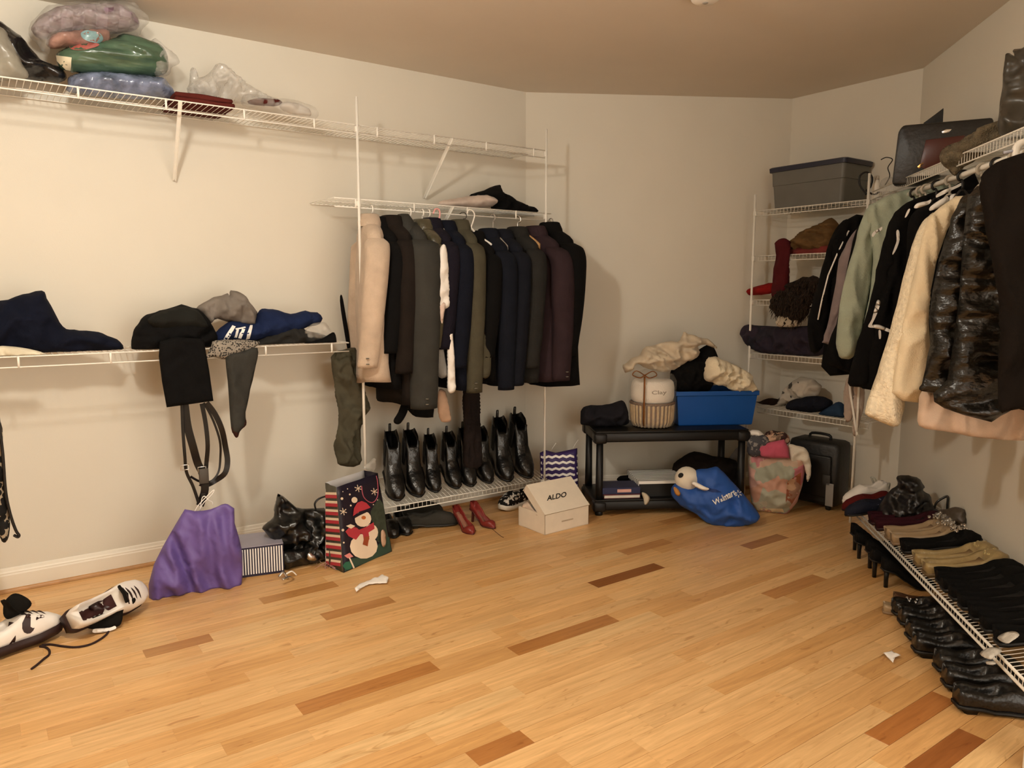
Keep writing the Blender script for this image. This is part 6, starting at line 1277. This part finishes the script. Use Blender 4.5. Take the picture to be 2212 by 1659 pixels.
o = puff('brown_handbag', [(2020, 1118), (2028, 1104), (2050, 1098), (2072, 1096), (2086, 1104), (2090, 1120), (2082, 1132), (2050, 1136), (2026, 1134)], Plane(CC + RW * .95 + RN * .18, hp.N), shiny('brown_grey_leather', '#4a3f34', 30, .4, .35), front=.05, back=.04, fold=.016, seed=162, zmin=.22); tag(o, 'small grey brown handbag behind the nude pumps', 'bag')
o = puff('maroon_bag', [(1880, 1150), (1890, 1126), (1930, 1128), (1990, 1132), (2040, 1120), (2056, 1128), (2010, 1155), (1960, 1186), (1940, 1192), (1915, 1176)], Plane(CC + RW * .72 + RN * .32, hp.N), M_mar, front=.04, back=.08, fold=.012, seed=163, zmin=.19); tag(o, 'maroon velvet bag lying under the slouchy black bag', 'bag')
t = thing('silver_sandal', 'silver strappy sandal standing on end at the far end of the rack', 'sandal', hp.at(1895, 1110)); pl = Plane(CC + RW * .33 + RN * .26, hp.N); M_ssil = shiny('silver_leather', '#a9a89c', 40, .4, .2)
for pts in ([(1882, 1030), (1886, 1040), (1893, 1056), (1900, 1075), (1904, 1098), (1896, 1110)], [(1884, 1032), (1890, 1034), (1894, 1046), (1890, 1056)], [(1900, 1060), (1912, 1048), (1922, 1044), (1918, 1060), (1906, 1072)], [(1890, 1096), (1906, 1092), (1920, 1082), (1928, 1070)]):
    bm = bmesh.new(); add_tube(bm, spline([pl.at(*p) for p in pts], 5), .007, 8, flat=.6); obj('strap', bm, M_ssil, t)
puff('footbed', [(1886, 1098), (1898, 1086), (1916, 1080), (1926, 1090), (1914, 1106), (1894, 1112)], pl, M_ssil, t, front=.01, back=.02, fold=.006, seed=164)
w0 = shoe('white_trainer', 'white trainer at the far end of the right shoe rack by the pole', 'sneaker', M_snw, sole='white_sole', solec='#e4ddd0', lining='#b9b0a4'); on_rack(w0, .42, .30, yaw=.3, out=True, sc=.9)
r0 = shoe('red_trainer', 'dark red shoe hanging its toe over the rail beside the white trainer', 'shoe', cloth('red_suede', '#5a1a18'), solec='#241311', sole='dark_red_sole'); on_rack(r0, .53, .33, out=True, sc=.95)
b0 = shoe('navy_trainer', 'navy shoe with pale specks poking over the rail', 'shoe', pattern('navy_speck', 'blotch', '#141828', '#6a7088', 60, thr=.68)); on_rack(b0, .63, .34, out=True, sc=.95)
# heels hooked over the rail and row of dark shoes on the floor below
h0 = shoe('black_heel', 'black high heel hooked over the front rail under the maroon bag', 'pump', M_blks, lining='#14110f')
for i, tt in enumerate((.72, .86, 1.0, 1.13, 1.26)):
    s = h0 if i == 0 else clone(h0, ('', 'second black high heel on the floor under the rail from the far end', 'third black high heel under the rail, below the nude pumps', 'fourth black high heel under the rail, below the crystal shoe', 'fifth black high heel under the rail, below the gold shoes')[i])
    p = CC + RW * tt + RN * (.33 + .015 * (i % 2)); place(s, p, YR_ + PI + .1, 0, 0, 1.15)
d0 = shoe('brown_pump', 'brown pump lying on the floor under the gold shoes', 'flat', mat('tan_leather', '#4e3320', .4, .15), sole='tan_sole', solec='#6e5a3a', lining='#4a3220'); place(d0, CC + RW * 1.46 + RN * .33, YR_ + PI, 0, 0, 1.05)
e0 = shoe('buckle_shoe', 'black shoe with silver studs sticking out from under the rack', 'shoe', M_bleather); crystals(e0, Vector((-.05, 0, .07)), 6, .03, 8); place(e0, CC + RW * 1.60 + RN * .37, YR_ + PI + .15, 0, 0, 1.05)
q0 = shoe('black_boot', 'black ankle boot on the floor under the rail right of the studded shoe', 'shoe', M_bleather)
for i, tt in enumerate((1.72, 1.85, 1.98, 2.11, 2.24, 2.37)):
    s = q0 if i == 0 else clone(q0, ('', 'second black floor shoe right of the studded shoe', 'third black floor shoe right of the studded shoe', 'fourth black floor shoe, below the silver tape', 'fifth black floor shoe right of the studded shoe', 'last black floor shoe at the right edge')[i])
    place(s, CC + RW * tt + RN * (.36 + .015 * (i % 3)), YR_ + PI + .08 * (i % 2), 0, 0, 1.15)
c0 = shoe('beige_sandal', 'pale beige sandal on the floor under the front rail', 'flat', M_nude, sole='nude_sole', solec='#8d755a', lining='#b79c7c'); place(c0, CC + RW * 1.60 + RN * .42, YR_ + PI - .2, 0, 0, 1.0)
for (px, py), (w_, h_), lab in (((2140, 1410), (.05, .03), 'crumpled silver tape wrapped round the front rail'), ((2178, 1376), (.055, .025), 'grey tape strip stuck on the black shoes of the rack'), ((2141, 1432), (.03, .014), 'small pale sticker under the silver tape')):
    p = Plane(RK(0, .39), (RN + ZZ * 1.2).normalized()).at(px, py); e = 24
    o = puff('tape', [(px - e, py + 2), (px - e * .3, py - 10), (px + e * .6, py - 12), (px + e, py - 4), (px + e * .4, py + 8), (px - e * .2, py + 14)] if h_ > .02 else [(px - 10, py - 4), (px + 9, py - 3), (px + 8, py + 4), (px - 9, py + 3)], Plane(p + ZZ * .035 + RN * .02, (RN * .6 + ZZ).normalized()), shiny('silver_tape', '#c9c4ba', 60, .5, .25), front=.006, back=.006, fold=.004, seed=px); tag(o, lab, 'tape')
